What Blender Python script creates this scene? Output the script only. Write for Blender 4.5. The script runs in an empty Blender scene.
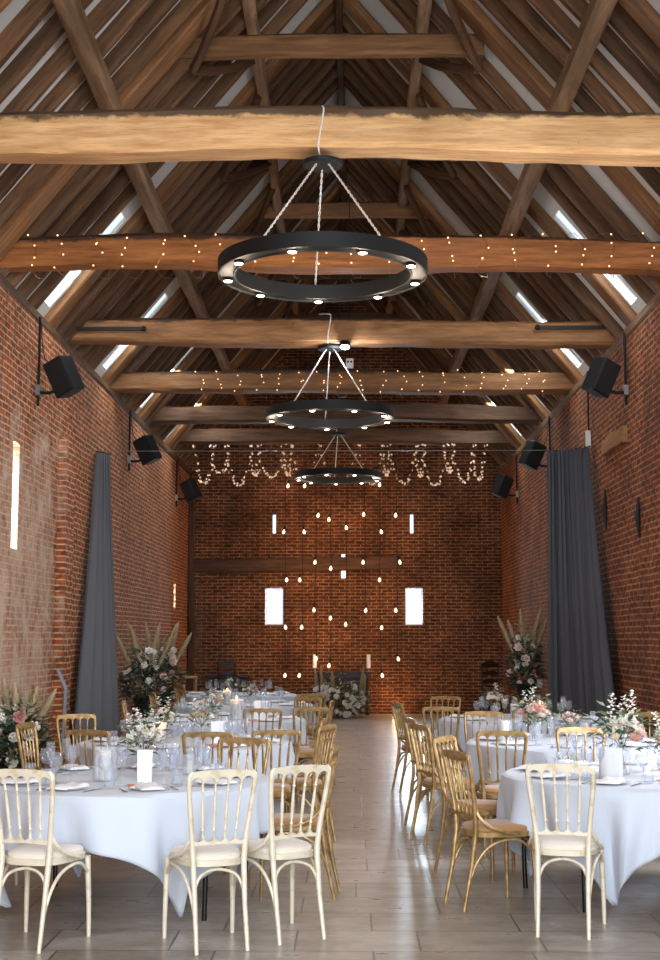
import bpy, math, random
from mathutils import Vector, Matrix
random.seed(7)
R = math.radians
sc = bpy.context.scene
COL = sc.collection
PI = math.pi

# ------------------------------------------------------------------ camera, world, lights, exposure
cam_d = bpy.data.cameras.new('camera'); cam = bpy.data.objects.new('camera', cam_d); COL.objects.link(cam)
cam_d.sensor_fit = 'VERTICAL'; cam_d.sensor_height = 36.0; cam_d.lens = 50.6
cam_d.clip_start = 0.05; cam_d.clip_end = 200
cam.location = (0, 0, 1.65)
cam.rotation_euler = (R(90 + 6.68), 0, R(0.85))
sc.camera = cam

world = bpy.data.worlds.new('World'); sc.world = world; world.use_nodes = True
bgn = world.node_tree.nodes['Background']
bgn.inputs[0].default_value = (0.86, 0.93, 1.0, 1); bgn.inputs[1].default_value = 3.0

def area(name, loc, rot, sx, sy, e, color, spread=180):
    l = bpy.data.lights.new(name, 'AREA'); l.shape = 'RECTANGLE'; l.size = sx; l.size_y = sy
    l.energy = e; l.color = color; l.spread = R(spread)
    o = bpy.data.objects.new(name, l); COL.objects.link(o); o.location = loc; o.rotation_euler = rot
    return o
# daylight through the big barn doors behind the camera and the slits, plus added fills
area('barn_door_daylight', (0.6, -1.6, 2.8), (R(76), 0, R(4)), 5.0, 4.4, 880, (0.84, 0.92, 1.0))
area('left_wall_fill', (3.75, 9.9, 2.3), (R(90), 0, R(58)), 3.0, 2.4, 190, (0.94, 0.95, 1.0))  # added fill from an unseen side opening, to brighten the left wall
area('slit_daylight', (-4.12, 14.4, 3.15), (0, R(-90), 0), 1.1, .4, 90, (0.9, 0.95, 1.0))
area('slit_daylight', (-4.12, 27.7, 2.5), (0, R(-90), 0), (.5), .3, 40, (0.9, 0.95, 1.0))
for y_ in (15.4, 19.5, 22.85, 26.2):
    for s_ in (-1, 1):
        area('roof_fill', (-.12+s_*3.12, y_, 6.25), (0, R(s_*6), 0), .9, .30, 75, (0.90, 0.95, 1.0))  # added fills above the made-up rooflights, to brighten floor and tables
for i, px in enumerate((-1.68, 1.415)):
    area('end_window_daylight', (px, 30.55, 2.35), (R(-90), 0, 0), 0.4, 0.8, 130, (0.80, 0.90, 1.0))

sc.view_settings.view_transform = 'Standard'; sc.view_settings.look = 'None'
sc.view_settings.gamma = 1.0; sc.view_settings.use_curve_mapping = False
sc.view_settings.exposure = 0.1
sc.cycles.use_denoising = True
sc.cycles.max_bounces = 7; sc.cycles.diffuse_bounces = 4; sc.cycles.glossy_bounces = 3
sc.cycles.transparent_max_bounces = 24; sc.cycles.transmission_bounces = 6
sc.cycles.sample_clamp_indirect = 4.0
sc.cycles.caustics_reflective = False; sc.cycles.caustics_refractive = False

# ------------------------------------------------------------------ materials
def S(c):  # sRGB 0-255 -> linear
    return tuple(((x/255)/12.92 if x/255 <= .04045 else (((x/255)+.055)/1.055)**2.4) for x in c) + (1,)

def mat(name, col=(200, 200, 200), rough=.6, metal=0, trans=0, emis=None, es=0, spec=None, sheen=0):
    m = bpy.data.materials.new(name); m.use_nodes = True
    b = m.node_tree.nodes['Principled BSDF']
    b.inputs['Base Color'].default_value = S(col); b.inputs['Roughness'].default_value = rough
    b.inputs['Metallic'].default_value = metal; b.inputs['Transmission Weight'].default_value = trans
    if spec is not None: b.inputs['Specular IOR Level'].default_value = spec
    if sheen: b.inputs['Sheen Weight'].default_value = sheen
    if emis: b.inputs['Emission Color'].default_value = S(emis); b.inputs['Emission Strength'].default_value = es
    return m

class NT:
    def __init__(s, m): s.t = m.node_tree; s.n = s.t.nodes; s.l = s.t.links; s.b = s.n['Principled BSDF']
    def add(s, typ, **kw):
        n = s.n.new(typ)
        for k, v in kw.items():
            if hasattr(n, k): setattr(n, k, v)
        return n
    def link(s, a, b): s.l.new(a, b)
    def coord(s): return s.add('ShaderNodeTexCoord').outputs['Object']
    def mapping(s, src, sc_=(1, 1, 1), loc=(0, 0, 0)):
        n = s.add('ShaderNodeMapping'); n.inputs['Scale'].default_value = sc_; n.inputs['Location'].default_value = loc
        s.link(src, n.inputs[0]); return n.outputs[0]
    def noise(s, src, scale, detail=4, rough=.55):
        n = s.add('ShaderNodeTexNoise'); n.inputs['Scale'].default_value = scale; n.inputs['Detail'].default_value = detail
        n.inputs['Roughness'].default_value = rough
        if src is not None: s.link(src, n.inputs['Vector'])
        return n.outputs['Fac']
    def ramp(s, fac, stops):
        n = s.add('ShaderNodeValToRGB'); e = n.color_ramp.elements
        while len(e) < len(stops): e.new(.5)
        for x, (p, c) in zip(e, stops): x.position = p; x.color = c if len(c) == 4 else S(c)
        s.link(fac, n.inputs[0]); return n.outputs[0]
    def mix(s, fac, a, b, mode='MIX'):
        n = s.add('ShaderNodeMix'); n.data_type = 'RGBA'; n.blend_type = mode
        for i, v in ((0, fac), (6, a), (7, b)):
            if hasattr(v, 'is_linked') or hasattr(v, 'node'): s.link(v, n.inputs[i])
            elif i == 0: n.inputs[0].default_value = v
            else: n.inputs[i].default_value = v if len(v) == 4 else S(v)
        return n.outputs[2]
    def math(s, op, a, b=0, c=None):
        n = s.add('ShaderNodeMath'); n.operation = op
        for i, v in enumerate((a, b) if c is None else (a, b, c)):
            if hasattr(v, 'node'): s.link(v, n.inputs[i])
            else: n.inputs[i].default_value = v
        return n.outputs[0]
    def bump(s, h, strength=.3, dist=.02):
        n = s.add('ShaderNodeBump'); n.inputs['Strength'].default_value = strength; n.inputs['Distance'].default_value = dist
        s.link(h, n.inputs['Height']); s.link(n.outputs[0], s.b.inputs['Normal'])

BW = (0, 0, 0, 1); WH = (1, 1, 1, 1)

def brick_mat(name, ax, brick, dark, mortar, patches=(), stain=.35, patchcol=(206, 180, 158)):
    """ax: which world axis runs along the wall ('x' or 'y')."""
    m = mat(name, rough=.9, spec=.25); t = NT(m)
    co = t.coord(); sep = t.add('ShaderNodeSeparateXYZ'); t.link(co, sep.inputs[0])
    cmb = t.add('ShaderNodeCombineXYZ')
    u = sep.outputs[0 if ax == 'x' else 1]; z = sep.outputs[2]
    wob = t.noise(co, 1.3, 2)
    wz = t.math('MULTIPLY_ADD', wob, .03, z)
    t.link(u, cmb.inputs[0]); t.link(wz, cmb.inputs[1])
    br = t.add('ShaderNodeTexBrick'); t.link(cmb.outputs[0], br.inputs['Vector'])
    br.inputs['Scale'].default_value = 1; br.inputs['Brick Width'].default_value = .235; br.inputs['Row Height'].default_value = .072
    br.inputs['Mortar Size'].default_value = .0115; br.inputs['Mortar Smooth'].default_value = .35; br.inputs['Bias'].default_value = -.1
    br.inputs['Color1'].default_value = S(brick); br.inputs['Color2'].default_value = S(dark); br.inputs['Mortar'].default_value = S(mortar)
    n1 = t.noise(co, 1.1, 6, .65)
    n2 = t.noise(co, 9, 4, .6)
    big = t.noise(t.mapping(co, (.5, .5, .18)), 1.6, 4, .6)
    c = t.mix(t.math('MULTIPLY', t.ramp(n1, ((.42, BW), (.68, WH))), stain), br.outputs['Color'], tuple(int(x*.42) for x in dark))
    c = t.mix(t.math('MULTIPLY', t.ramp(n2, ((.48, BW), (.75, WH))), .35), c, tuple(min(255, int(x*1.25)) for x in brick))
    n3 = t.noise(t.mapping(co, (1, 1, 2.2)), 7.5, 2, .5)
    c = t.mix(t.math('MULTIPLY', t.ramp(n3, ((.50, BW), (.62, WH))), .55), c, tuple(int(x*.55) for x in dark))
    c = t.mix(t.math('MULTIPLY', t.ramp(big, ((.5, BW), (.72, WH))), stain*.9), c, tuple(int(x*.5) for x in dark))
    # missing mortar / dark holes
    v = t.noise(t.mapping(co, (1, 1, 1.6)), 5.2, 3, .7)
    c = t.mix(t.math('MULTIPLY', t.ramp(v, ((.68, BW), (.73, WH))), .7), c, (38, 22, 16))
    for (u0, u1, z0, z1, k) in patches:   # limewashed areas
        def band(src, a, b, s_):
            x = t.math('MULTIPLY', t.math('SUBTRACT', src, a), 1/s_)
            y = t.math('MULTIPLY', t.math('SUBTRACT', b, src), 1/s_)
            n = t.math('MINIMUM', x, y); return n
        d = t.math('MINIMUM', band(u, u0, u1, .7), band(z, z0, z1, .9))
        d = t.math('ADD', d, t.math('MULTIPLY', t.math('SUBTRACT', t.noise(co, 2.2, 7, .72), .5), 4.5))
        f = t.math('MULTIPLY', t.math('MULTIPLY', t.ramp(d, ((.1, BW), (1.0, WH))), k), t.ramp(t.noise(t.mapping(co, (1, 1, .6)), 3.4, 8, .75), ((.36, (.12, .12, .12, 1)), (.6, WH))))
        c = t.mix(f, c, patchcol)
    t.link(c, t.b.inputs['Base Color'])
    h = t.math('ADD', t.math('MULTIPLY', br.outputs['Fac'], -1.0), t.math('MULTIPLY', n2, .7))
    t.bump(h, .7, .012)
    return m

def wood_mat(name, light, dark, rough=.65, streak=1.0, bark=0.0, bump=.35):
    """grain runs along the object's own X axis"""
    m = mat(name, rough=rough, spec=.3); t = NT(m)
    co = t.coord(); info = t.add('ShaderNodeObjectInfo')
    off = t.add('ShaderNodeVectorMath'); off.operation = 'ADD'
    sc_ = t.add('ShaderNodeVectorMath'); sc_.operation = 'SCALE'; sc_.inputs[0].default_value = (13, 7, 5)
    t.link(info.outputs['Random'], sc_.inputs['Scale']); t.link(co, off.inputs[0]); t.link(sc_.outputs[0], off.inputs[1])
    v = off.outputs[0]
    g = t.noise(t.mapping(v, (.8, 9, 9)), 2.2, 7, .65)
    g2 = t.noise(t.mapping(v, (.35, 2.0, 2.0)), 1.6, 5, .6)
    fine = t.noise(t.mapping(v, (2, 40, 40)), 2.5, 3, .6)
    c = t.ramp(g, ((.28, dark), (.62, light)))
    mid = tuple((a*1.1+b*.6)/1.7 for a, b in zip(light, dark))
    c = t.mix(t.math('MULTIPLY', t.ramp(g2, ((.42, BW), (.66, WH))), .75*streak), c, tuple(int(x*.75) for x in mid))
    c = t.mix(t.math('MULTIPLY', t.ramp(fine, ((.55, BW), (.75, WH))), .45), c, tuple(int(x*.7) for x in dark))
    if bark:
        sep = t.add('ShaderNodeSeparateXYZ'); t.link(co, sep.inputs[0])
        e = t.math('ADD', sep.outputs[2], t.math('MULTIPLY', t.math('SUBTRACT', t.noise(t.mapping(v, (1.6, 3, 3)), 2.5, 6, .7), .5), .16))
        f = t.ramp(e, ((bark, BW), (bark+.03, WH)))
        c = t.mix(t.math('MULTIPLY', f, .9), c, (52, 38, 30))
        crack = t.noise(t.mapping(v, (6, 30, 1.2)), 2.0, 3, .8)
        c = t.mix(t.math('MULTIPLY', t.ramp(crack, ((.70, BW), (.74, WH))), .6), c, (70, 42, 24))
    hs = t.add('ShaderNodeHueSaturation'); t.link(c, hs.inputs['Color'])
    t.link(t.math('MULTIPLY_ADD', info.outputs['Random'], .5, .75), hs.inputs['Value'])
    t.link(hs.outputs[0], t.b.inputs['Base Color'])
    t.bump(t.math('ADD', g, t.math('MULTIPLY', fine, .5)), bump, .015)
    return m

M = {}
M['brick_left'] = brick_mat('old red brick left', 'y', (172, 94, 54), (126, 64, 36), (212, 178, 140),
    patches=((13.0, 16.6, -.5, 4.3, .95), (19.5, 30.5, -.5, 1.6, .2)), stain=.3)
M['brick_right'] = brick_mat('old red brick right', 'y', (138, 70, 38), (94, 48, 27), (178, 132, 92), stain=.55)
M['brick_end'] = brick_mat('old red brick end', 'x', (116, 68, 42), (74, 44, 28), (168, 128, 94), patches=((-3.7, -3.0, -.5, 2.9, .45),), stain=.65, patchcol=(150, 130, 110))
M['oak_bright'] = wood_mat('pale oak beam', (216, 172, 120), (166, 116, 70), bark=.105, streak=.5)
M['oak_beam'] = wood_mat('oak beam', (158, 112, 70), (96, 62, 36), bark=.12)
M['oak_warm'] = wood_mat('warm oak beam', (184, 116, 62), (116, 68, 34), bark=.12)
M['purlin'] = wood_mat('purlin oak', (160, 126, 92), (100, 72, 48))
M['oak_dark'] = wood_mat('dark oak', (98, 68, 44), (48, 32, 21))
M['rafter'] = wood_mat('rafter oak', (118, 82, 52), (48, 31, 20))
M['rafter_lit'] = wood_mat('daylit oak rafter', (176, 152, 118), (128, 100, 70))  # pale copy of the oak, light on the wide rafters put into colour
M['panel'] = mat('roof underlay', (205, 205, 200), .9)
M['sole'] = wood_mat('wall plate', (120, 90, 64), (70, 48, 32))
# floor
m = mat('stone flags', rough=.3, spec=.5); t = NT(m); co = t.coord()
mp = t.mapping(co, (1, 1, 1), (.3, .1, 0))
br = t.add('ShaderNodeTexBrick'); t.link(mp, br.inputs['Vector']); br.offset = .5; br.offset_frequency = 2; br.squash = .8; br.squash_frequency = 3
br.inputs['Scale'].default_value = 1; br.inputs['Brick Width'].default_value = .84; br.inputs['Row Height'].default_value = .5
br.inputs['Mortar Size'].default_value = .007; br.inputs['Mortar Smooth'].default_value = .2; br.inputs['Bias'].default_value = 0
br.inputs['Color1'].default_value = S((178, 172, 164)); br.inputs['Color2'].default_value = S((146, 138, 128)); br.inputs['Mortar'].default_value = S((84, 76, 68))
n1 = t.noise(t.mapping(co, (1, 1.6, 1)), 2.6, 7, .65); n2 = t.noise(co, 14, 5, .6)
c = t.mix(t.math('MULTIPLY', t.ramp(n1, ((.40, BW), (.62, WH))), .6), br.outputs['Color'], (128, 112, 94))
c = t.mix(t.math('MULTIPLY', t.ramp(n2, ((.5, BW), (.8, WH))), .35), c, (196, 188, 176))
t.link(c, t.b.inputs['Base Color'])
t.link(t.math('MULTIPLY_ADD', n1, .28, .17), t.b.inputs['Roughness'])
t.bump(t.math('ADD', t.math('MULTIPLY', br.outputs['Fac'], -1.2), t.math('MULTIPLY', t.noise(co, 1.8, 3, .5), 1.6)), .22, .012)
M['floor'] = m

M['gilt'] = mat('champagne gilt paint', (186, 158, 110), .34, .35)
t = NT(M['gilt']); n = t.noise(t.coord(), 22, 4)
t.link(t.ramp(n, ((.35, (138, 106, 62)), (.65, (178, 148, 100)))), t.b.inputs['Base Color'])
M['ivory'] = mat('daylit gilt paint', (206, 192, 160), .38, .1)  # lit copy of the gilt: daylight on the near chairs put into colour
t = NT(M['ivory']); n = t.noise(t.coord(), 18, 4)
t.link(t.ramp(n, ((.30, (194, 178, 146)), (.5, (216, 207, 186)))), t.b.inputs['Base Color'])
M['pad'] = mat('cream seat cloth', (222, 214, 200), .85, sheen=.3)
M['pad_warmlit'] = mat('warmlit seat cloth', (170, 126, 80), .85, sheen=.3)  # same seat cloth with the warm light put into its colour
M['cloth'] = mat('white linen', (196, 204, 216), .8, sheen=.2)
t = NT(M['cloth']); t.bump(t.noise(t.coord(), 260, 2), .12, .002)
M['linen'] = mat('napkin linen', (236, 236, 238), .85)
M['coral'] = mat('coral paper', (226, 124, 96), .7)
M['steel'] = mat('cutlery steel', (190, 188, 184), .2, 1)
M['black'] = mat('black metal', (10, 10, 11), .62, .3)
M['tubeblack'] = mat('black tube', (14, 15, 17), .3, .2)
M['grille'] = mat('speaker grille', (16, 16, 17), .8)
M['chrome'] = mat('grey bracket', (150, 152, 156), .3, .8)
M['rope'] = mat('white rope', (214, 206, 196), .7)
M['flex'] = mat('black flex', (14, 12, 11), .7)
M['curtain'] = mat('charcoal curtain', (94, 94, 98), .9)  # lit copy of the curtain cloth, for the left side
M['curtain_shaded'] = mat('charcoal curtain shaded', (70, 70, 75), .9)  # same cloth with shade put into its colour, for the right side
M['bluecloth'] = mat('pale blue ribbon', (136, 142, 156), .8)
M['china'] = mat('china', (232, 230, 226), .25)
M['wax'] = mat('ivory wax', (238, 228, 208), .5); M['wax'].node_tree.nodes['Principled BSDF'].inputs['Subsurface Weight'].default_value = .2
M['flame'] = mat('flame', (255, 190, 110), .5, emis=(255, 176, 90), es=14)
M['spot'] = mat('lit lamp', (255, 240, 225), .5, emis=(255, 226, 196), es=10)
M['fairy'] = mat('fairy bulb', (255, 214, 170), .5, emis=(255, 196, 140), es=2.2)
M['petallight'] = mat('petal light', (240, 214, 186), .6, emis=(255, 214, 176), es=.28)
M['filament'] = mat('filament bulb', (255, 220, 180), .4, emis=(255, 232, 204), es=1.7)
M['copper'] = mat('thin copper wire', (150, 110, 70), .4, .8)
M['card'] = mat('white card', (238, 238, 240), .7)
M['leaf'] = mat('leaf', (66, 88, 58), .6); M['leafd'] = mat('dark leaf', (38, 56, 42), .65); M['leafs'] = mat('sage leaf', (120, 136, 104), .7)
M['pampas'] = mat('pampas', (190, 168, 132), .95)
M['stem'] = mat('stem', (92, 104, 62), .7)
M['white_petal'] = mat('white petal', (236, 232, 222), .7); M['pink'] = mat('pink petal', (212, 158, 148), .7); M['blush'] = mat('blush petal', (232, 208, 196), .7)
M['cream_petal'] = mat('cream petal', (226, 208, 176), .7)
M['mahog'] = wood_mat('mahogany', (60, 34, 24), (26, 14, 10), rough=.35)
M['bark'] = wood_mat('stool oak', (196, 160, 110), (150, 112, 66))
M['plasticw'] = mat('white plastic', (222, 222, 220), .5)
M['iron'] = mat('wrought iron', (34, 30, 28), .6, .5)
M['glossblack'] = mat('urn black', (20, 22, 22), .3)

def glass_mat(name, tint=(250, 252, 255), body=.10):
    m = bpy.data.materials.new(name); m.use_nodes = True; t = m.node_tree; t.nodes.clear()
    o = t.nodes.new('ShaderNodeOutputMaterial'); tr = t.nodes.new('ShaderNodeBsdfTransparent'); gl = t.nodes.new('ShaderNodeBsdfGlossy')
    df = t.nodes.new('ShaderNodeBsdfDiffuse'); df.inputs[0].default_value = S((236, 236, 236))
    fr = t.nodes.new('ShaderNodeLayerWeight'); fr.inputs['Blend'].default_value = .10
    m1 = t.nodes.new('ShaderNodeMixShader'); m2 = t.nodes.new('ShaderNodeMixShader')
    tr.inputs[0].default_value = S(tint); gl.inputs['Roughness'].default_value = .06
    t.links.new(fr.outputs['Facing'], m1.inputs[0]); t.links.new(tr.outputs[0], m1.inputs[1]); t.links.new(gl.outputs[0], m1.inputs[2])
    m2.inputs[0].default_value = body; t.links.new(m1.outputs[0], m2.inputs[1]); t.links.new(df.outputs[0], m2.inputs[2])
    t.links.new(m2.outputs[0], o.inputs[0]); return m
M['glass'] = glass_mat('drinking glass', body=.06)
M['hurricane'] = glass_mat('hurricane glass', body=.16)
M['frosted'] = glass_mat('frosted glass', body=.62)
def pane_mat(tint=(240, 245, 248), k=.06):
    m = bpy.data.materials.new('window glass'); m.use_nodes = True; t = m.node_tree; t.nodes.clear()
    o = t.nodes.new('ShaderNodeOutputMaterial'); tr = t.nodes.new('ShaderNodeBsdfTransparent'); gl = t.nodes.new('ShaderNodeBsdfGlossy' if k < .2 else 'ShaderNodeBsdfDiffuse')
    mx = t.nodes.new('ShaderNodeMixShader'); mx.inputs[0].default_value = k; tr.inputs[0].default_value = S(tint)
    t.links.new(tr.outputs[0], mx.inputs[1]); t.links.new(gl.outputs[0], mx.inputs[2]); t.links.new(mx.outputs[0], o.inputs[0]); return m
M['pane'] = pane_mat(); M['lit_board_pane'] = pane_mat((176, 178, 178), .3)  # second pane is dulled to imitate lit white boards

# ------------------------------------------------------------------ mesh helpers
class MB:
    def __init__(s): s.v = []; s.f = []
    def add(s, vs, fs):
        k = len(s.v); s.v += [tuple(v) for v in vs]; s.f += [tuple(i+k for i in f) for f in fs]; return s
    def box(s, c, d, rot=None):
        vs = [Vector((x*d[0]/2, y*d[1]/2, z*d[2]/2)) for x in (-1, 1) for y in (-1, 1) for z in (-1, 1)]
        if rot is not None: vs = [rot @ v for v in vs]
        c = Vector(c)
        return s.add([v+c for v in vs], [(0, 1, 3, 2), (4, 6, 7, 5), (0, 4, 5, 1), (2, 3, 7, 6), (0, 2, 6, 4), (1, 5, 7, 3)])
    def lathe(s, prof, n=20, loc=(0, 0, 0), closed=False):
        vs = []; fs = []; m = len(prof)
        for i in range(n):
            a = 2*PI*i/n
            for r, z in prof: vs.append((loc[0]+r*math.cos(a), loc[1]+r*math.sin(a), loc[2]+z))
        for i in range(n):
            j = (i+1) % n
            for k in range(m if closed else m-1):
                l = (k+1) % m; fs.append((i*m+k, j*m+k, j*m+l, i*m+l))
        return s.add(vs, fs)
    def tube(s, pts, rad, n=8, cap=True, sub=1):
        P = [Vector(p) for p in pts]
        if not isinstance(rad, (list, tuple)): rad = [rad]*len(P)
        if sub > 1: P, rad = smooth_path(P, rad, sub)
        vs = []; fs = []; up = None
        for i, p in enumerate(P):
            t_ = (P[min(i+1, len(P)-1)]-P[max(i-1, 0)]).normalized()
            if up is None: up = Vector((0, 0, 1)) if abs(t_.z) < .9 else Vector((0, 1, 0))
            a = t_.cross(up).normalized(); b = a.cross(t_).normalized(); up = b
            for k in range(n):
                w = 2*PI*k/n; vs.append(p+a*math.cos(w)*rad[i]+b*math.sin(w)*rad[i])
        for i in range(len(P)-1):
            for k in range(n): l = (k+1) % n; fs.append((i*n+k, i*n+l, (i+1)*n+l, (i+1)*n+k))
        if cap: fs.append(tuple(range(n-1, -1, -1))); fs.append(tuple(range((len(P)-1)*n, len(P)*n)))
        return s.add(vs, fs)
    def ball(s, c, r, n=8, m=6, sz=1.0):
        return s.lathe([(max(1e-4, r*math.sin(PI*i/m)), -r*sz*math.cos(PI*i/m)) for i in range(m+1)], n, c)
    def slab(s, xs, zt, zb, yf, th):
        """strip in the XZ plane with thickness th in Y"""
        vs = []; fs = []; n = len(xs)
        for x, a, b in zip(xs, zt, zb):
            vs += [(x, yf(a)-th/2, a), (x, yf(b)-th/2, b), (x, yf(b)+th/2, b), (x, yf(a)+th/2, a)]
        for i in range(n-1):
            for k in range(4): l = (k+1) % 4; fs.append((4*i+k, 4*i+l, 4*i+4+l, 4*i+4+k))
        fs.append((3, 2, 1, 0)); fs.append((4*n-4, 4*n-3, 4*n-2, 4*n-1))
        return s.add(vs, fs)
    def mesh(s, name, m, smooth=True):
        me = bpy.data.meshes.new(name); me.from_pydata(s.v, [], s.f); me.validate(); me.update()
        me.materials.append(m)
        if smooth:
            me.shade_smooth()
            try: me.set_sharp_from_angle(angle=R(40))
            except Exception: pass
        return me
    def build(s, name, m, parent=None, smooth=True, loc=None, rot=None):
        return put(name, s.mesh(name, m, smooth), parent, loc, rot)

def smooth_path(P, rad, sub):
    out = []; ro = []
    n = len(P)
    for i in range(n-1):
        p0 = P[max(i-1, 0)]; p1 = P[i]; p2 = P[i+1]; p3 = P[min(i+2, n-1)]
        for k in range(sub):
            t = k/sub
            out.append(.5*((2*p1)+(p2-p0)*t+(2*p0-5*p1+4*p2-p3)*t*t+(3*p1-p0-3*p2+p3)*t**3))
            ro.append(rad[i]*(1-t)+rad[i+1]*t)
    out.append(P[-1]); ro.append(rad[-1]); return out, ro

def put(name, me, parent=None, loc=None, rot=None):
    o = bpy.data.objects.new(name, me); COL.objects.link(o)
    if parent: o.parent = parent
    if loc is not None: o.location = loc
    if rot is not None: o.rotation_euler = rot
    return o
def tag(o, label=None, cat=None, group=None, kind=None):
    if label: o['label'] = label
    if cat: o['category'] = cat
    if group: o['group'] = group
    if kind: o['kind'] = kind
    return o
def thing(name, label, cat, loc=(0, 0, 0), rz=0, group=None):
    o = bpy.data.objects.new(name, None); COL.objects.link(o); o.empty_display_size = .1
    o.location = loc; o.rotation_euler = (0, 0, rz); return tag(o, label, cat, group)
KIDS = {}
def dup(src, loc=None, rz=None, label=None, group=None, parent=None, scale=None, swap=None):
    """copy a thing with its parts and their sub-parts; mesh data is shared"""
    c = src.copy(); COL.objects.link(c)
    if parent: c.parent = parent
    if loc is not None: c.location = loc
    if rz is not None: c.rotation_euler = (0, 0, rz)
    if label: c['label'] = label
    if group: c['group'] = group
    if scale: c.scale = (scale,)*3
    for ch in KIDS.get(src.name, ()): dup(ch, parent=c)
    return c
def remember(root):
    def rec(o):
        k = [x for x in bpy.data.objects if x.parent == o]
        if k: KIDS[o.name] = k
        for x in k: rec(x)
    rec(root); return root
def struct(o): return tag(o, kind='structure')
def bevel(o, w=.01, seg=2):
    b = o.modifiers.new('bevel', 'BEVEL'); b.width = w; b.segments = seg; b.limit_method = 'ANGLE'; return o

# ------------------------------------------------------------------ the setting
XL, XR, XC = -3.60, 3.36, -.12
YF, YE = -2.0, 30.0
ZW = 5.28            # wall head
SL = 1.20            # roof pitch (rise over run)
RIDGE = ZW + SL*(XR-XC+.12)

def wall_holes(name, axis, pos, thick, u0, u1, z0, z1, holes, m):
    """wall standing on a line; axis 'x' -> wall runs along X at y=pos; holes = (u0,u1,z0,z1)"""
    us = sorted({u0, u1, *[h[0] for h in holes], *[h[1] for h in holes]}); zs = sorted({z0, z1, *[h[2] for h in holes], *[h[3] for h in holes]})
    def P(u, w, z): return (u, pos+w*thick, z) if axis == 'x' else (pos+w*thick, u, z)
    b = MB()
    def quad(a, c, d, e): b.add([a, c, d, e], [(0, 1, 2, 3)])
    for i in range(len(us)-1):
        for j in range(len(zs)-1):
            cu = (us[i]+us[i+1])/2; cz = (zs[j]+zs[j+1])/2
            if any(h[0] < cu < h[1] and h[2] < cz < h[3] for h in holes): continue
            for w in (0, 1): quad(P(us[i], w, zs[j]), P(us[i+1], w, zs[j]), P(us[i+1], w, zs[j+1]), P(us[i], w, zs[j+1]))
    for h in holes + [(u0, u1, z0, z1)]:
        for (a, c, e, g) in ((h[0], h[0], h[2], h[3]), (h[1], h[1], h[2], h[3]), (h[0], h[1], h[2], h[2]), (h[0], h[1], h[3], h[3])):
            quad(P(a, 0, e), P(c, 0, g) if a == c else P(c, 0, e), P(c, 1, g), P(a, 1, e))
    return b.build(name, m, smooth=False)

LW_HOLES = [(14.25, 14.52, 2.6, 3.75), (27.6, 27.85, 2.25, 2.75), (27.2, 27.4, .9, 1.6)]
EW_HOLES = [(-1.88, -1.48, 1.94, 2.75), (1.22, 1.61, 1.94, 2.75), (-1.745, -1.655, 3.97, 4.42), (1.34, 1.43, 3.97, 4.42),
            (-.20, -.10, 2.97, 3.24), (-.19, -.11, 3.44, 3.53)]
struct(MB().add([(XL-.6, YF, 0), (XR+.6, YF, 0), (XR+.6, YE+.5, 0), (XL-.6, YE+.5, 0), (XL-.6, YF, -.2), (XR+.6, YF, -.2), (XR+.6, YE+.5, -.2), (XL-.6, YE+.5, -.2)],
       [(0, 1, 2, 3), (7, 6, 5, 4), (0, 4, 5, 1), (1, 5, 6, 2), (2, 6, 7, 3), (3, 7, 4, 0)]).build('floor', M['floor'], smooth=False))
struct(wall_holes('wall_left', 'y', XL, -.45, YF, YE+.45, 0, ZW, LW_HOLES, M['brick_left']))
struct(wall_holes('wall_right', 'y', XR, .45, YF, YE+.45, 0, ZW, [(8.4, 11.4, .9, 3.7)], M['brick_right']))  # unseen opening added to let the left wall fill through
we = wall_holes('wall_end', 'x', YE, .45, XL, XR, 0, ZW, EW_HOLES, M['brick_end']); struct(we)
g = MB()
for w in (0, .45): g.add([(XL, YE+w, ZW), (XR, YE+w, ZW), (XR+.3, YE+w, ZW), (XC, YE+w, RIDGE+.35), (XL-.3, YE+w, ZW)], [(0, 1, 2, 3, 4)])
struct(g.build('wall_gable', M['brick_end'], smooth=False))
# pilaster on the left wall
struct(MB().box((XL+.05, 16.75, 2.05), (.10, .5, 4.1)).build('wall_pier', M['brick_left'], smooth=False))
# window panes with thin leads
for i, h in enumerate(EW_HOLES):
    w = MB().box(((h[0]+h[1])/2, YE+.3, (h[2]+h[3])/2), (h[1]-h[0], .01, h[3]-h[2])).build('window_%d' % (i+1), M['pane'], smooth=False); struct(w)
    if i < 2:
        f = MB(); x0, x1, z0, z1 = h; y = YE+.27
        for (cx, cz, dx, dz) in (((x0+x1)/2, z0+.02, x1-x0, .04), ((x0+x1)/2, z1-.02, x1-x0, .04), (x0+.02, (z0+z1)/2, .04, z1-z0-.08), (x1-.02, (z0+z1)/2, .04, z1-z0-.08)):
            f.box((cx, y, cz), (dx, .05, dz))
        struct(f.build('window_frame', M['chrome'], w, smooth=False))

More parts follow.
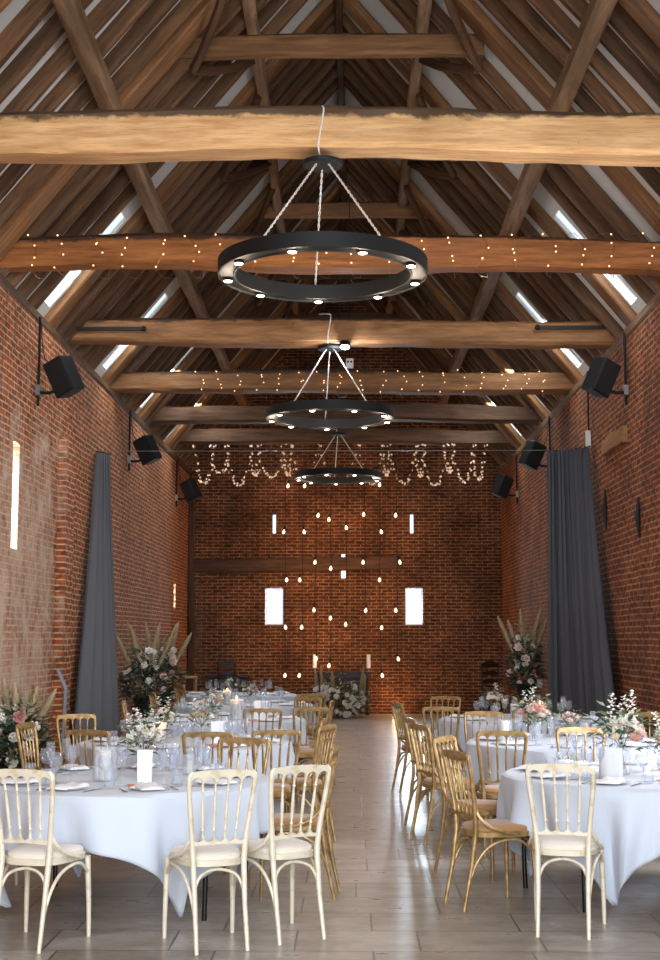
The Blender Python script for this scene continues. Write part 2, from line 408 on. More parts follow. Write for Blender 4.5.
# ceiling panels; made-up rooflight openings stand in for lit white boards
def roof_pt(side, run, lift=0.0):   # run measured inwards from the wall head
    x = (XL-.1+run) if side < 0 else (XR+.1-run)
    return x, ZW+.0 + SL*run + lift
RUN = (XR-XL)/2+.1
OFF = {10.3: .42, 13.65: .42, 17.0: .95, 20.35: .5, 23.7: .5, 27.05: .5}
RL = [q for B in (17.0, 20.35, 23.7, 27.05) for q in ((B-OFF[B]-.80, B-OFF[B]-.68), (B-OFF[B]-.56, B-OFF[B]-.24))]
nwin = 7
for side, nm in ((-1, 'ceiling_left'), (1, 'ceiling_right')):
    b = MB(); ys = sorted({YF, YE+.45, *[a for p in RL for a in p]}); runs = [0, .10, 1.0, RUN]
    for j in range(3):
        for i in range(len(ys)-1):
            cy = (ys[i]+ys[i+1])/2
            if j == 1 and any(a < cy < c for a, c in RL): continue
            p = [(*roof_pt(side, r_, .20),) for r_ in (runs[j], runs[j+1])]
            b.add([(p[0][0], ys[i], p[0][1]), (p[1][0], ys[i], p[1][1]), (p[1][0], ys[i+1], p[1][1]), (p[0][0], ys[i+1], p[0][1])], [(0, 1, 2, 3)])
    o = struct(b.build(nm, M['panel'], smooth=False))
    s_ = o.modifiers.new('thick', 'SOLIDIFY'); s_.thickness = .04; s_.offset = 1 if side < 0 else -1
    for a, c in RL:
        p = [roof_pt(side, r_, .22) for r_ in (.10, 1.0)]
        b = MB().add([(p[0][0], a, p[0][1]), (p[1][0], a, p[1][1]), (p[1][0], c, p[1][1]), (p[0][0], c, p[0][1])], [(0, 1, 2, 3)])
        struct(b.build('window_%d' % nwin, M['lit_board_pane'], smooth=False)); nwin += 1  # made-up glazing in place of white boards catching light

# ------------------------------------------------------------------ timber
def timber(name, m, p0, p1, w, h, label, cat='beam', group=None, n=14, wob=.02, arch=0.0, up=(0, 0, 1), parent=None, seed=None, plump=0.0, cham=.18):
    """a hewn timber from p0 to p1; its own X axis runs along the grain"""
    rnd = random.Random(seed if seed is not None else int(abs(p0[0]*131+p0[1]*977+p1[0]*53+len(name)*7)*10))
    p0 = Vector(p0); p1 = Vector(p1); L = (p1-p0).length
    ph = [rnd.uniform(0, 6.3) for _ in range(8)]
    b = MB(); vs = []; fs = []
    c = cham*min(w, h)
    sec = [(-w/2+c, -h/2), (w/2-c, -h/2), (w/2, -h/2+c), (w/2, h/2-c), (w/2-c, h/2), (-w/2+c, h/2), (-w/2, h/2-c), (-w/2, -h/2+c)]
    for i in range(n+1):
        t = i/n; x = (t-.5)*L
        dy = wob*(math.sin(t*5+ph[0])+.5*math.sin(t*13+ph[1])); dz = wob*(math.sin(t*4+ph[2])+.5*math.sin(t*11+ph[3])) + arch*(1-(2*t-1)**2)
        k = 1+plump*math.sin(PI*t) + wob*1.6*math.sin(t*9+ph[4])
        for q, (a, e) in enumerate(sec): vs.append((x, a*k+dy+rnd.uniform(-.15, .15)*wob, e*k+dz+rnd.uniform(-.3, .3)*wob))
    for i in range(n):
        for k in range(8): l = (k+1) % 8; fs.append((8*i+k, 8*i+l, 8*i+8+l, 8*i+8+k))
    fs.append(tuple(range(8))); fs.append(tuple(range(8*n+7, 8*n-1, -1)))
    b.add(vs, fs)
    o = b.build(name, m, parent)
    X = (p1-p0).normalized(); U = Vector(up); Y = U.cross(X).normalized(); Z = X.cross(Y)
    mt = Matrix((X, Y, Z)).transposed().to_4x4(); mt.translation = (p0+p1)/2
    o.matrix_world = mt
    if label: tag(o, label, cat, group)
    return o

BEAMS = [10.3, 13.65, 17.0, 20.35, 23.7, 27.05]
nearn = ['nearest', 'second', 'third', 'fourth', 'fifth', 'farthest']
bz = [5.57, 5.59, 5.53, 5.52, 5.58, 5.68]; bh = [.31, .30, .29, .29, .27, .27]
blab = ['pale oak tie beam nearest the camera carrying the largest hanging ring light',
        'oak tie beam wrapped in fairy lights behind the biggest ring chandelier',
        'grey oak tie beam with iron straps at both ends above the black loudspeakers',
        'oak tie beam wrapped in fairy lights just above the second ring chandelier',
        'dark oak tie beam, second last before the end wall, free of lights',
        'darkest oak tie beam above the hanging garland of petal lights']
TB = []
for i, y in enumerate(BEAMS):
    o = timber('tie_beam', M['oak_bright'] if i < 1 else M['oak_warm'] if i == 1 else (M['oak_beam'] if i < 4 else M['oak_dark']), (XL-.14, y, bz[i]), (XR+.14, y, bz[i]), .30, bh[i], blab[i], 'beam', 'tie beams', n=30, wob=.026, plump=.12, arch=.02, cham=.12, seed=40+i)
    TB.append(o)
# iron straps on the third beam
for s_ in (-1, 1):
    x = XL+.1 if s_ < 0 else XR-.1
    st = MB().box((x-s_*.45, 16.80, 5.56), (.85, .03, .045)).ball((x-s_*.88, 16.79, 5.56), .035).build('iron_strap', M['iron'], TB[2], smooth=False)
    st.matrix_parent_inverse = TB[2].matrix_world.inverted()

# wall plates
for s_, lab in ((-1, 'rough oak wall plate along the head of the left brick wall'), (1, 'rough oak wall plate along the head of the right brick wall')):
    x = XL-.14 if s_ < 0 else XR+.14
    timber('wall_plate', M['sole'], (x, YF, ZW+.055), (x, YE, ZW+.055), .34, .13, lab, 'beam', 'wall plates', n=40, wob=.01)

# rafters: one prototype mesh each size, copied
def slope_ends(side, inset=0.0):
    x0, z0 = roof_pt(side, .03, inset); x1, z1 = roof_pt(side, RUN-.02, inset)
    return (x0, z0), (x1, z1)
rcount = {}; rprotos = {}; rprotos_dark = {}
def rafter(side, y, k, pale=False):
    key = (side, k, pale)
    (x0, z0), (x1, z1) = slope_ends(side, .12)
    if key not in rprotos:
        o = timber('roof_rafter', M['rafter_lit'] if pale else M['rafter'], (x0, y, z0), (x1, y, z1), (.34 if pale else .085+.018*(k % 3)), (.11 if pale else .165+.012*(k % 2)),
                   'x', 'rafter', 'x', n=12, wob=.014, seed=k+50, up=(0, -.0001, 1))
        rprotos[key] = o
    else:
        o = rprotos[key].copy(); COL.objects.link(o)
        mw = rprotos[key].matrix_world.copy(); mw.translation.y = y; o.matrix_world = mw
    sd = 'left' if side < 0 else 'right'
    nb = sum(1 for B in BEAMS if B < y)
    where = 'in front of the nearest tie beam' if nb == 0 else 'behind the farthest tie beam' if nb == 6 else 'between the %s and %s tie beams' % (nearn[nb-1], nearn[nb])
    rcount[(sd, where)] = rcount.get((sd, where), 0)+1
    od = ['first', 'second', 'third', 'fourth', 'fifth', 'sixth', 'seventh', 'eighth', 'ninth', 'tenth', 'eleventh', 'twelfth', 'thirteenth', 'fourteenth'][rcount[(sd, where)]-1]
    o['label'] = '%s common rafter on the %s slope %s' % (od, sd, where); o['group'] = 'rafters of the %s slope %s' % (sd, where)
    return o
rnd = random.Random(3)
for side in (-1, 1):
    y = 6.0; k = 0
    while y < 29.8:
        inskip = any(a-.08 < y < c+.08 for a, c in RL)
        nearp = any(abs(y-(B-OFF[B])) < .34 for B in BEAMS) or abs(y-29.3) < .2
        if not inskip and not nearp:
            rafter(side, y, rnd.randrange(5)).rotation_euler.z += rnd.uniform(-.006, .006)
        y += rnd.uniform(.40, .50)
for i, B in enumerate(BEAMS):
    for side in (-1, 1):
        o = rafter(side, B-OFF[B], 1, pale=True)
        sd = 'left' if side < 0 else 'right'
        tag(o, 'wide pale principal rafter on the %s slope beside the %s tie beam' % (sd, nearn[i]), 'rafter', 'principal rafters')
        o.name = 'principal_rafter'
        if i < 2: o.data = rprotos_dark.setdefault(side, o.data.copy()); o.data.materials[0] = M['oak_beam']

# purlins
for (x, z, w, lab) in ((-2.30, 6.72, .17, 'long oak purlin under the lower part of the left slope'), (2.02, 6.72, .17, 'long oak purlin under the lower part of the right slope'),
                       (-1.08, 8.32, .14, 'oak purlin high on the left slope below the ridge'), (.80, 8.32, .14, 'oak purlin high on the right slope below the ridge')):
    timber('purlin', M['purlin'], (x, 5.5, z), (x, 29.9, z), w, w*1.15, lab, 'beam', 'purlins', n=60, wob=.03)
timber('ridge_beam', M['oak_dark'], (XC, 5.5, RIDGE-.05), (XC, 29.9, RIDGE-.05), .10, .22, 'dark oak ridge beam along the very top of the roof', 'beam', n=40, wob=.01)
# collars, braces, struts
cz = [7.85, 7.84, 7.95, 8.22, 8.15, 8.1]
for i, B in enumerate(BEAMS):
    if i == 0: continue
    hw = 1.62
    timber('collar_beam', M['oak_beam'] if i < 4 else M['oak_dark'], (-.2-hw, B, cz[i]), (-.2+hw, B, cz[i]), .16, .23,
           'short oak collar beam high in the roof above the %s tie beam' % nearn[i], 'beam', 'collar beams', n=12, wob=.01, arch=.05)
for i, B in enumerate(BEAMS):
    for side in (-1, 1):
        xc = -.14
        for q, (hx0, z0, y0, hx1, z1, y1) in enumerate(((1.50, 7.62, B+.02, .98, 8.24, B+1.15), (1.50, 7.62, B-.02, .98, 8.24, B-1.15))):
            if B < 11: continue
            timber('wind_brace', M['oak_dark'], (xc+side*hx0, y0, z0), (xc+side*hx1, y1, z1), .07, .10,
                   'curved wind brace, %s slope, %s, at the %s tie beam' % ('left' if side < 0 else 'right', ('high behind the collar', 'high in front of the collar')[q], nearn[i]), 'brace', 'wind braces', n=8, wob=.006, arch=-.05)

# timber bressumer in the end wall
timber('wall_beam', M['oak_dark'], (XL+.02, 29.96, 3.25), (1.12, 29.96, 3.30), .16, .30, 'old oak beam let into the brick end wall between the slit windows', 'beam', n=18, wob=.02)
timber('wall_post', M['oak_dark'], (XL+.07, 29.93, .0), (XL+.07, 29.93, 5.2), .14, .12, 'dark timber post in the left corner of the end wall', 'post', n=14, wob=.012, up=(0, 1, 0))

# ------------------------------------------------------------------ chandeliers
def chandelier(x, y, z, zc, label, lamps=9, en=13, Rr=.82):
    c = thing('ring_chandelier', label, 'chandelier', (x, y, z), 0, 'ring chandeliers')
    ri = Rr-.135
    MB().lathe([(Rr, 0), (Rr, .115), (Rr-.012, .115), (Rr-.012, .035), (ri+.012, .035), (ri+.012, .115), (ri, .115), (ri, 0), (ri+.012, -.004), (ri+.016, .012), (Rr-.016, .012), (Rr-.012, -.004)], 72, closed=True).build('ring', M['black'], c)
    MB().lathe([(.001, 0), (.15, 0), (.16, .012), (.16, .035), (.12, .05), (.001, .05)], 28).build('canopy', M['black'], c, loc=(0, 0, zc-z-.05))
    for k in range(lamps):
        a = 2*PI*(k+.35)/lamps; r = (Rr+ri)/2; p = (r*math.cos(a), r*math.sin(a), 0)
        bz_ = MB().lathe([(.030, .02), (.036, .012), (.040, -.012), (.034, -.014), (.030, .0)], 16).build('lamp_holder', M['black'], c, loc=p)
        lb = MB().ball((0, 0, -.008), .036, 12, 8, .45).build('bulb', M['spot'], bz_)
        L = bpy.data.lights.new('lamp', 'POINT'); L.energy = en/lamps*3; L.color = (1, .80, .60); L.shadow_soft_size = .03
        lo = bpy.data.objects.new('lamp', L); COL.objects.link(lo); lo.parent = c; lo.location = (p[0], p[1], -.10)
    for a in (R(96), R(233), R(309)):
        p0 = Vector((.07*math.cos(a), .07*math.sin(a), zc-z-.04)); p1 = Vector(((Rr-.07)*math.cos(a), (Rr-.07)*math.sin(a), .10))
        b = MB(); n = 64
        d = (p1-p0).normalized(); u = d.cross(Vector((0, 0, 1))).normalized(); v = d.cross(u)
        for s_ in (0, PI):
            b.tube([p0.lerp(p1, i/n)+(u*math.cos(i*.95+s_)+v*math.sin(i*.95+s_))*.006 for i in range(n+1)], .0042, 5)
        b.build('chain', M['rope'], c)
    b = MB().tube([(0, -.02, zc-z-.02), (-.03, -.19, zc-z+.05), (.01, -.20, zc-z+.33), (-.02, -.13, zc-z+.39), (-.14, 0, zc-z+.42)], .007, 6, sub=6); b.build('power_flex', M['rope'], c)
    return c
chandelier(-.21, 10.3, 4.46, 5.40, 'large black ring chandelier hanging from the nearest tie beam on three chains')
chandelier(-.25, 17.0, 4.42, 5.37, 'black ring chandelier, middle of the three, below the beam with iron straps')
chandelier(-.22, 25.2, 4.62, 5.50, 'small-looking black ring chandelier farthest away beside the petal light garland')
# tiny chandelier hook beam for the far one
tag(MB().tube([(-.22, 25.2, 5.50), (-.22, 25.2, 8.98)], .012, 6).build('steel_rod', M['iron']), 'thin rod carrying the farthest ring chandelier from the ridge', 'rod')
# floodlight fixed next to the second chandelier's canopy
fl = thing('floodlight', 'glaring round white floodlight under the third tie beam beside a chandelier canopy', 'lamp', (-.06, 16.78, 5.34))
MB().lathe([(.001, .05), (.05, .05), (.075, 0), (.07, -.02)], 20).build('housing', M['black'], fl)
MB().ball((0, 0, -.03), .06, 14, 8, .5).build('lens', mat('floodlight lens', (255, 255, 255), .4, emis=(225, 232, 255), es=26), fl)
L = bpy.data.lights.new('floodlight_beam', 'POINT'); L.energy = 30; L.color = (.85, .9, 1); L.shadow_soft_size = .06
lo = bpy.data.objects.new('floodlight_beam', L); COL.objects.link(lo); lo.parent = fl; lo.location = (0, -.05, -.14)
# exit light on collar
ex = thing('emergency_light', 'small white emergency light box hanging behind the biggest ring chandelier', 'lamp', (.0, 19.9, 5.74))
bevel(MB().box((0, 0, 0), (.11, .06, .15)).build('case', M['plasticw'], ex, smooth=False), .008)
for q in (-.025, .025): MB().ball((q, -.033, .02), .016, 8, 6).build('lens', M['black'], ex)
MB().box((0, 0, 1.3), (.012, .012, 2.45)).build('drop_rod', M['iron'], ex, smooth=False)

# ------------------------------------------------------------------ fairy lights
bulb_me = MB().ball((0, 0, 0), .0095, 6, 4).mesh('bulb', M['fairy'])
def beam_lights(i, label, x0, x1, nloop, per):
    y = BEAMS[i]; t = thing('fairy_lights', label, 'fairy lights', (0, y, bz[i]), 0, 'fairy lights wrapped on beams')
    rnd = random.Random(11+i); pts = []; spots = []
    hh = bh[i]/2+.03; yy = .185
    for k in range(nloop):
        x = x0+(x1-x0)*k/(nloop-1)
        j = [rnd.uniform(-.07, .07) for _ in range(4)]
        loop = [(x+j[0], -yy, hh), (x+.06+j[1], -yy-.01, 0), (x+j[2], -yy, -hh), (x+.1, yy, -hh-.005), (x+.16+j[3], yy, hh+.01)]
        pts += loop
        for q in range(per):
            f = (q+rnd.random())/per
            a, b_, c_ = [Vector(v) for v in loop[:3]]
            p = a.lerp(b_, f*2) if f < .5 else b_.lerp(c_, f*2-1)
            spots.append(p+Vector((rnd.uniform(-.02, .02), -.015, 0)))
    MB().tube(pts, .0025, 4, sub=2).build('wire', M['copper'], t)
    for p in spots: put('bulb', bulb_me, t, p)
beam_lights(1, 'fairy lights wound round the second tie beam behind the big chandelier', -3.3, 3.0, 20, 4)
beam_lights(3, 'fairy lights wound round the fourth tie beam above the middle chandelier', -2.3, 2.9, 18, 4)

# garland of petal lights hanging in loops from the farthest beam
pet_me = MB()
for a in range(5):
    w = a*2*PI/5; c_, s_ = math.cos(w), math.sin(w)
    pet_me.add([(0, 0, 0), (c_*.022-s_*.010, s_*.022+c_*.010, .008), (c_*.036, s_*.036, .022), (c_*.022+s_*.010, s_*.022-c_*.010, .008)], [(0, 1, 2, 3)])
pet_me.ball((0, 0, .006), .009, 6, 4)
pet_me = pet_me.mesh('petal_light', M['petallight'])
rnd = random.Random(5)
hooks = [-3.14, -2.72, -2.5, -1.95, -1.85, -1.3, -1.2, -.62, .18, .68, .78, 1.36, 1.46, 1.95, 2.05, 2.5, 2.66]
gl_names = ['farthest left', 'second', 'third', 'fourth', 'fifth', 'sixth', 'seventh', 'eighth', 'ninth', 'tenth', 'eleventh', 'twelfth', 'thirteenth', 'fourteenth', 'fifteenth', 'farthest right']
for k in range(len(hooks)-1):
    a, b_ = hooks[k], hooks[k+1]; wd = b_-a
    t = thing('light_garland', 'loop of petal fairy lights under the farthest tie beam, %s from the left wall' % ('nearest' if k == 0 else gl_names[k] if k < 15 else 'last'), 'fairy lights', ((a+b_)/2, 26.88, 5.50), 0, 'petal light garland loops')
    n = 16; pts = []; dep = rnd.uniform(.62, .86) if wd > .3 else rnd.uniform(.45, .7)
    for i in range(n+1):
        f = i/n; x = (f-.5)*wd*(1.0 if wd > .3 else 1.8); z = -dep*(1-abs(2*f-1)**2.3)
        pts.append(Vector((x+rnd.uniform(-.012, .012), rnd.uniform(-.02, .02), z)))
    MB().tube(pts, .0022, 4).build('wire', M['copper'], t)
    for i in range(n+1):
        for q in range(2 if rnd.random() < .75 else 1):
            p = pts[i]+Vector((rnd.uniform(-.035, .035), rnd.uniform(-.03, .03), rnd.uniform(-.03, .02)))
            put('petal_light', pet_me, t, p, (rnd.uniform(-2, 2), rnd.uniform(-2, 2), 0)).scale = (.72,)*3

# festoon bulb drops in front of the end wall
bm_ = MB().lathe([(.001, -.105), (.018, -.100), (.032, -.078), (.034, -.058), (.024, -.030), (.014, -.012), (.013, 0)], 12)
fb_me = bm_.mesh('bulb', M['filament'])
so_me = MB().lathe([(.001, .07), (.012, .07), (.02, .055), (.02, -.004), (.001, -.004)], 10).mesh('socket', M['flex'])
drops = [(-1.36, [.88, 1.88, 2.87, 3.88, 4.86]), (-1.0, [.88, 1.88, 2.87, 3.88, 4.86]), (-.72, [1.23, 2.24, 3.24, 4.23]), (-.40, [1.08, 2.07, 3.11, 4.14]),
         (-.06, [1.94, 3.97]), (.32, [2.23, 3.24, 4.25]), (.63, [.88, 1.87, 2.87, 3.88, 4.88]), (1.0, [1.22, 2.23, 3.24, 4.23])]
dl = ['farthest left of the eight, beside the left window', 'second cord from the left', 'third cord from the left, above the left candle', 'fourth cord, left of the middle',
      'fifth cord with only two bulbs in the middle', 'sixth cord, above the right candle', 'seventh cord with five bulbs', 'farthest right of the eight, beside the right window']
for k, (x, zs) in enumerate(drops):
    x *= 1.026; zs = [1.65+(z-1.65)*1.026 for z in zs]
    t = thing('festoon_drop', 'black cord of bare bulbs, %s' % dl[k], 'festoon lights', (x, 29.15, 0), 0, 'bulb cords before the end wall')
    rnd = random.Random(k)
    MB().tube([(rnd.uniform(-.015, .015), .015, z) for z in [min(zs)+.05, *[min(zs)+.05+(5.362-min(zs))*i/8 for i in range(1, 9)]]], .009, 5).build('cord', M['flex'], t)
    for z in zs:
        dx = rnd.uniform(-.06, .06)
        MB().tube([(0, .01, z+.20), (dx*.6, 0, z+.17), (dx, 0, z+.11)], .005, 5).build('branch_flex', M['flex'], t)
        s_ = put('socket', so_me, t, (dx, 0, z+.05), (0, rnd.uniform(-.25, .25), 0)); put('bulb', fb_me, s_)
        L = bpy.data.lights.new('bulb_glow', 'POINT'); L.energy = 2.8; L.color = (1, .52, .24); L.shadow_soft_size = .04
        lo = bpy.data.objects.new('bulb_glow', L); COL.objects.link(lo); lo.parent = t; lo.location = (dx, .16, z-.02)
tag(MB().tube([(XL, 29.15, 5.36), (XR, 29.15, 5.36)], .006, 5).build('support_wire', M['iron']), 'thin wire under the roof carrying the hanging bulb cords', 'wire')

# ------------------------------------------------------------------ loudspeakers on the walls
def speaker(side, y, z, label):
    x = XL if side < 0 else XR
    t = thing('loudspeaker', label, 'loudspeaker', (x, y, z), 0, 'wall loudspeakers')
    b = MB(); s_ = -side
    rot = Matrix.Rotation(R(-24*s_), 3, 'Y') @ Matrix.Rotation(R(-28*s_), 3, 'Z')
    o = bevel(MB().box((0, 0, 0), (.27, .25, .43), None).build('cabinet', M['black'], t, smooth=False), .02)
    mt = rot.to_4x4(); mt.translation = Vector((s_*.33, -.05, .05)); o.matrix_local = mt
    gr = MB().box((0, -.13, 0), (.23, .012, .39)).build('grille', M['grille'], o, smooth=False)
    MB().tube([(s_*.03, 0, -.12), (s_*.16, -.01, -.13), (s_*.30, -.03, -.08)], .02, 8, sub=4).build('bracket', M['black'], t)
    MB().box((s_*.03, 0, -.10), (.05, .09, .12)).build('wall_box', M['chrome'], t, smooth=False)
    MB().tube([(s_*.03, 0, -.28), (s_*.03, 0, ZW-z+.05)], .016, 8).build('hanging_pole', M['black'], t)
    MB().tube([(s_*.05, -.02, ZW-z-.02), (s_*.12, -.1, .25), (s_*.3, -.05, .2)], .006, 5, sub=5).build('cable', M['flex'], t)
speaker(-1, 15.2, 4.57, 'black loudspeaker on the left wall nearest the camera, hanging from a pole')
speaker(-1, 21.6, 4.62, 'black loudspeaker on the left wall, middle one beyond the curtain')
speaker(-1, 27.6, 4.62, 'black loudspeaker farthest along the left wall near the end wall')
speaker(1, 16.1, 4.72, 'black loudspeaker on the right wall nearest the camera, above the curtain')
speaker(1, 22.3, 4.62, 'black loudspeaker on the right wall, middle one beyond the curtain')
speaker(1, 26.8, 4.60, 'black loudspeaker farthest along the right wall near the end wall')
for (y, z0, z1, lab) in ((17.6, 3.05, 3.58, 'black iron tie bar on the right wall close to the curtain edge'), (15.6, 2.80, 3.27, 'black iron tie bar on the right wall at the picture edge')):
    tag(MB().tube([(XR-.02, y, z0), (XR-.03, y+.02, (z0+z1)/2), (XR-.02, y, z1)], [.012, .032, .012], 8).build('iron_tie_bar', M['iron']), lab, 'tie bar')
timber('timber_block', M['oak_beam'], (XR-.03, 16.2, 4.10), (XR-.03, 17.5, 4.12), .10, .20, 'short oak block let into the right brick wall above the curtain', 'timber block', n=8, wob=.01)
# conduit and switch box on the right wall above the curtain
t = thing('conduit_box', 'small white switch box on a black conduit above the right curtain', 'switch box', (XR-.02, 18.6, 4.40))
bevel(MB().box((-.03, 0, .0), (.06, .10, .22)).build('box', M['plasticw'], t, smooth=False), .006)
MB().tube([(-.02, 0, .1), (-.02, 0, .95)], .012, 6).build('conduit', M['black'], t)

# ------------------------------------------------------------------ curtains
def curtain(name, top, bot, zt, n, amp, label, m, bulge=0.0):
    b = MB(); nu = n*10; nz = 26; vs = []; fs = []; rnd = random.Random(n)
    ph = [rnd.uniform(-.6, .6) for _ in range(n+2)]; am = [rnd.uniform(.6, 1.25) for _ in range(n+2)]
    def pth(P, s):
        k = s*(len(P)-1); i = min(int(k), len(P)-2); return Vector(P[i]).lerp(Vector(P[i+1]), k-i)
    for j in range(nz+1):
        h = j/nz; z = zt*(1-h)+.03*h
        for i in range(nu+1):
            s = i/nu; p = pth(top, s).lerp(pth(bot, s), h**1.25)
            q = pth(top, min(1, s+.01)).lerp(pth(bot, min(1, s+.01)), h**1.25); q0 = pth(top, max(0, s-.01)).lerp(pth(bot, max(0, s-.01)), h**1.25)
            d = (q-q0).normalized(); nn = Vector((-d.y, d.x))
            w = s*n*2*PI+ph[int(s*n)]*h*1.2 + .5*h*math.sin(s*7)
            A = amp*am[int(s*n)]*(.55+.6*h)
            off = nn*A*math.sin(w) + d*A*.35*math.sin(2*w)
            vs.append((p.x+off.x, p.y+off.y, z))
    for j in range(nz):
        for i in range(nu): k = j*(nu+1)+i; fs.append((k, k+1, k+nu+2, k+nu+1))
    root = thing(name, label, 'curtain', (0, 0, 0))
    o = b.add(vs, fs).build('drape', m, root); s_ = o.modifiers.new('t', 'SOLIDIFY'); s_.thickness = .006
    rme = MB().lathe([(.014, -.008), (.018, 0), (.014, .008), (.010, 0)], 8, closed=True).mesh('curtain_ring', M['iron'])
    for i in range(n+1):
        p = pth(top, i/n); put('curtain_ring', rme, root, (p.x, p.y, zt+.012))
    return root
curtain('curtain', [(2.76, 18.75), (3.0, 18.7), (3.27, 18.3)], [(2.78, 18.8), (3.12, 18.4), (3.2, 16.2)], 4.24, 11, .12, 'broad charcoal curtain gathered in deep folds against the right brick wall', M['curtain_shaded'])
curtain('curtain', [(-3.52, 18.6), (-3.40, 18.85)], [(-3.44, 16.9), (-3.20, 17.9), (-3.22, 18.95)], 4.22, 5, .075, 'narrow charcoal curtain by the left brick wall, flaring out towards the floor', M['curtain'])
tag(MB().tube([(XL, 18.75, 4.26), (XR, 18.75, 4.26)], .006, 6).build('curtain_wire', M['chrome']), 'thin steel wire stretched across the barn between the two curtains', 'wire')
rb = MB(); pts = [(-3.54, 16.42, 1.28), (-3.49, 16.42, 1.16), (-3.44, 16.45, 1.04), (-3.45, 16.43, .6), (-3.47, 16.42, .25)]
vs = []; 
for p in pts: vs += [(p[0]-.018, p[1]-.01, p[2]), (p[0]+.018, p[1]+.01, p[2]+.01)]
rb.add(vs, [(2*i, 2*i+1, 2*i+3, 2*i+2) for i in range(4)])
o = rb.build('ribbon', M['bluecloth']); tag(o, 'pale blue ribbon hanging beside the left curtain', 'ribbon'); o.modifiers.new('t', 'SOLIDIFY').thickness = .006

# ------------------------------------------------------------------ chairs
def back_y(z):
    P = ((.0, -.275), (.25, -.222), (.47, -.192), (.60, -.200), (.80, -.232), (.90, -.252), (.96, -.262))
    for (a, b_), (c, d) in zip(P, P[1:]):
        if z <= c: return b_+(d-b_)*(z-a)/(c-a)
    return P[-1][1]
def up_x(z):
    P = ((0, .140), (.25, .138), (.47, .142), (.60, .152), (.80, .176), (.89, .183), (.96, .178))
    for (a, b_), (c, d) in zip(P, P[1:]):
        if z <= c: return b_+(d-b_)*(z-a)/(c-a)
    return P[-1][1]
def make_chair(pm, padm, label):
    t = thing('banquet_chair', label, 'chair', (0, 0, 0), 0, 'spindle back chairs')
    def seat_out(k, z, shrink=0):
        out = []
        n = 36
        for i in range(n):
            a = 2*PI*i/n; c, s_ = math.cos(a), math.sin(a)
            x = math.copysign(abs(c)**.55, c); y = math.copysign(abs(s_)**.55, s_)
            hw = .186+.026*y
            out.append((x*(hw-shrink), .005+y*(.202-shrink), z))
        return out
    def stack(layers, m, name):
        b = MB(); vs = []; fs = []; n = 36
        for L_ in layers: vs += L_
        for j in range(len(layers)-1):
            for i in range(n): l = (i+1) % n; fs.append((j*n+i, j*n+l, (j+1)*n+l, (j+1)*n+i))
        fs.append(tuple(range(n-1, -1, -1))); fs.append(tuple(range((len(layers)-1)*n, len(layers)*n)))
        return b.add(vs, fs).build(name, m, t)
    stack([seat_out(0, .430, .01), seat_out(0, .434, .002), seat_out(0, .462, 0), seat_out(0, .468, .006)], pm, 'seat')
    stack([seat_out(0, .466, .014), seat_out(0, .484, .010), seat_out(0, .497, .022), seat_out(0, .504, .07), seat_out(0, .506, .13)], padm, 'seat_pad')
    for s_ in (-1, 1):
        MB().tube([(s_*.196, .186, 0), (s_*.194, .182, .2), (s_*.186, .172, .44)], [.0115, .0145, .018], 10, sub=3).build('front_leg', pm, t)
        zs = [0, .12, .25, .36, .47, .60, .70, .80, .88, .92]
        MB().tube([(s_*up_x(z), back_y(z), z) for z in zs]+[(s_*.165, back_y(.935), .938)], [.0115, .013, .0145, .016, .017, .0155, .0145, .014, .014, .014, .012], 10, sub=2).build('back_leg', pm, t)
        MB().tube([(s_*.150, -.192, .605), (s_*.166, -.180, .56), (s_*.184, -.13, .51), (s_*.203, -.05, .475), (s_*.205, .04, .452)], [.008, .011, .012, .012, .010], 8, sub=5).build('back_brace', pm, t)
        MB().tube([(s_*.139, -.235, .16), (s_*.150, -.195, .28), (s_*.166, -.12, .375), (s_*.183, -.02, .415), (s_*.192, .08, .412), (s_*.192, .165, .355)], [.007, .0095, .0095, .0095, .0095, .008], 8, sub=4).build('leg_hoop', pm, t)
    MB().tube([(-.190, .178, .34), (-.15, .17, .395), (-.07, .165, .418), (.07, .165, .418), (.15, .17, .395), (.190, .178, .34)], .0085, 8, sub=4).build('leg_hoop', pm, t)
    MB().tube([(-.139, -.205, .30), (-.10, -.19, .385), (0, -.17, .415), (.10, -.19, .385), (.139, -.205, .30)], .0085, 8, sub=4).build('leg_hoop', pm, t)
    # scalloped rails
    def rail(name, top):
        n = 60; xs = []; zt = []; zb = []; W = .180 if top else .150
        sp = [-.60, -.20, .20, .60]
        edges = [-1.0]+sp+[1.0]
        for i in range(n+1):
            u = -1+2*i/n; x = u*W
            for a, c in zip(edges, edges[1:]):
                if a <= u <= c+1e-9: f = (u-a)/(c-a); break
            arch = math.sqrt(max(0, 1-(2*f-1)**2))
            xs.append(x)
            if top: zt.append(.950-.010*abs(u)**3-.002*u*u); zb.append(.866+.046*arch)
            else: zt.append(.600-.034*arch); zb.append(.552-.006*u*u)
        return MB().slab(xs, zt, zb, back_y, .020).build(name, pm, t)
    rail('top_rail', True); rail('lower_rail', False)
    for u in (-.6, -.2, .2, .6):
        pr = [(0, .007), (.08, .0075), (.14, .0055), (.17, .011), (.20, .0055), (.30, .0085), (.5, .0095), (.70, .0075), (.80, .0055), (.83, .011), (.86, .0055), (.93, .007), (1, .008)]
        MB().tube([(u*(.150+(.180-.150)*f), back_y(.575+.315*f), .575+.315*f) for f, r_ in pr], [r_ for f, r_ in pr], 8).build('spindle', pm, t)
    return remember(t)

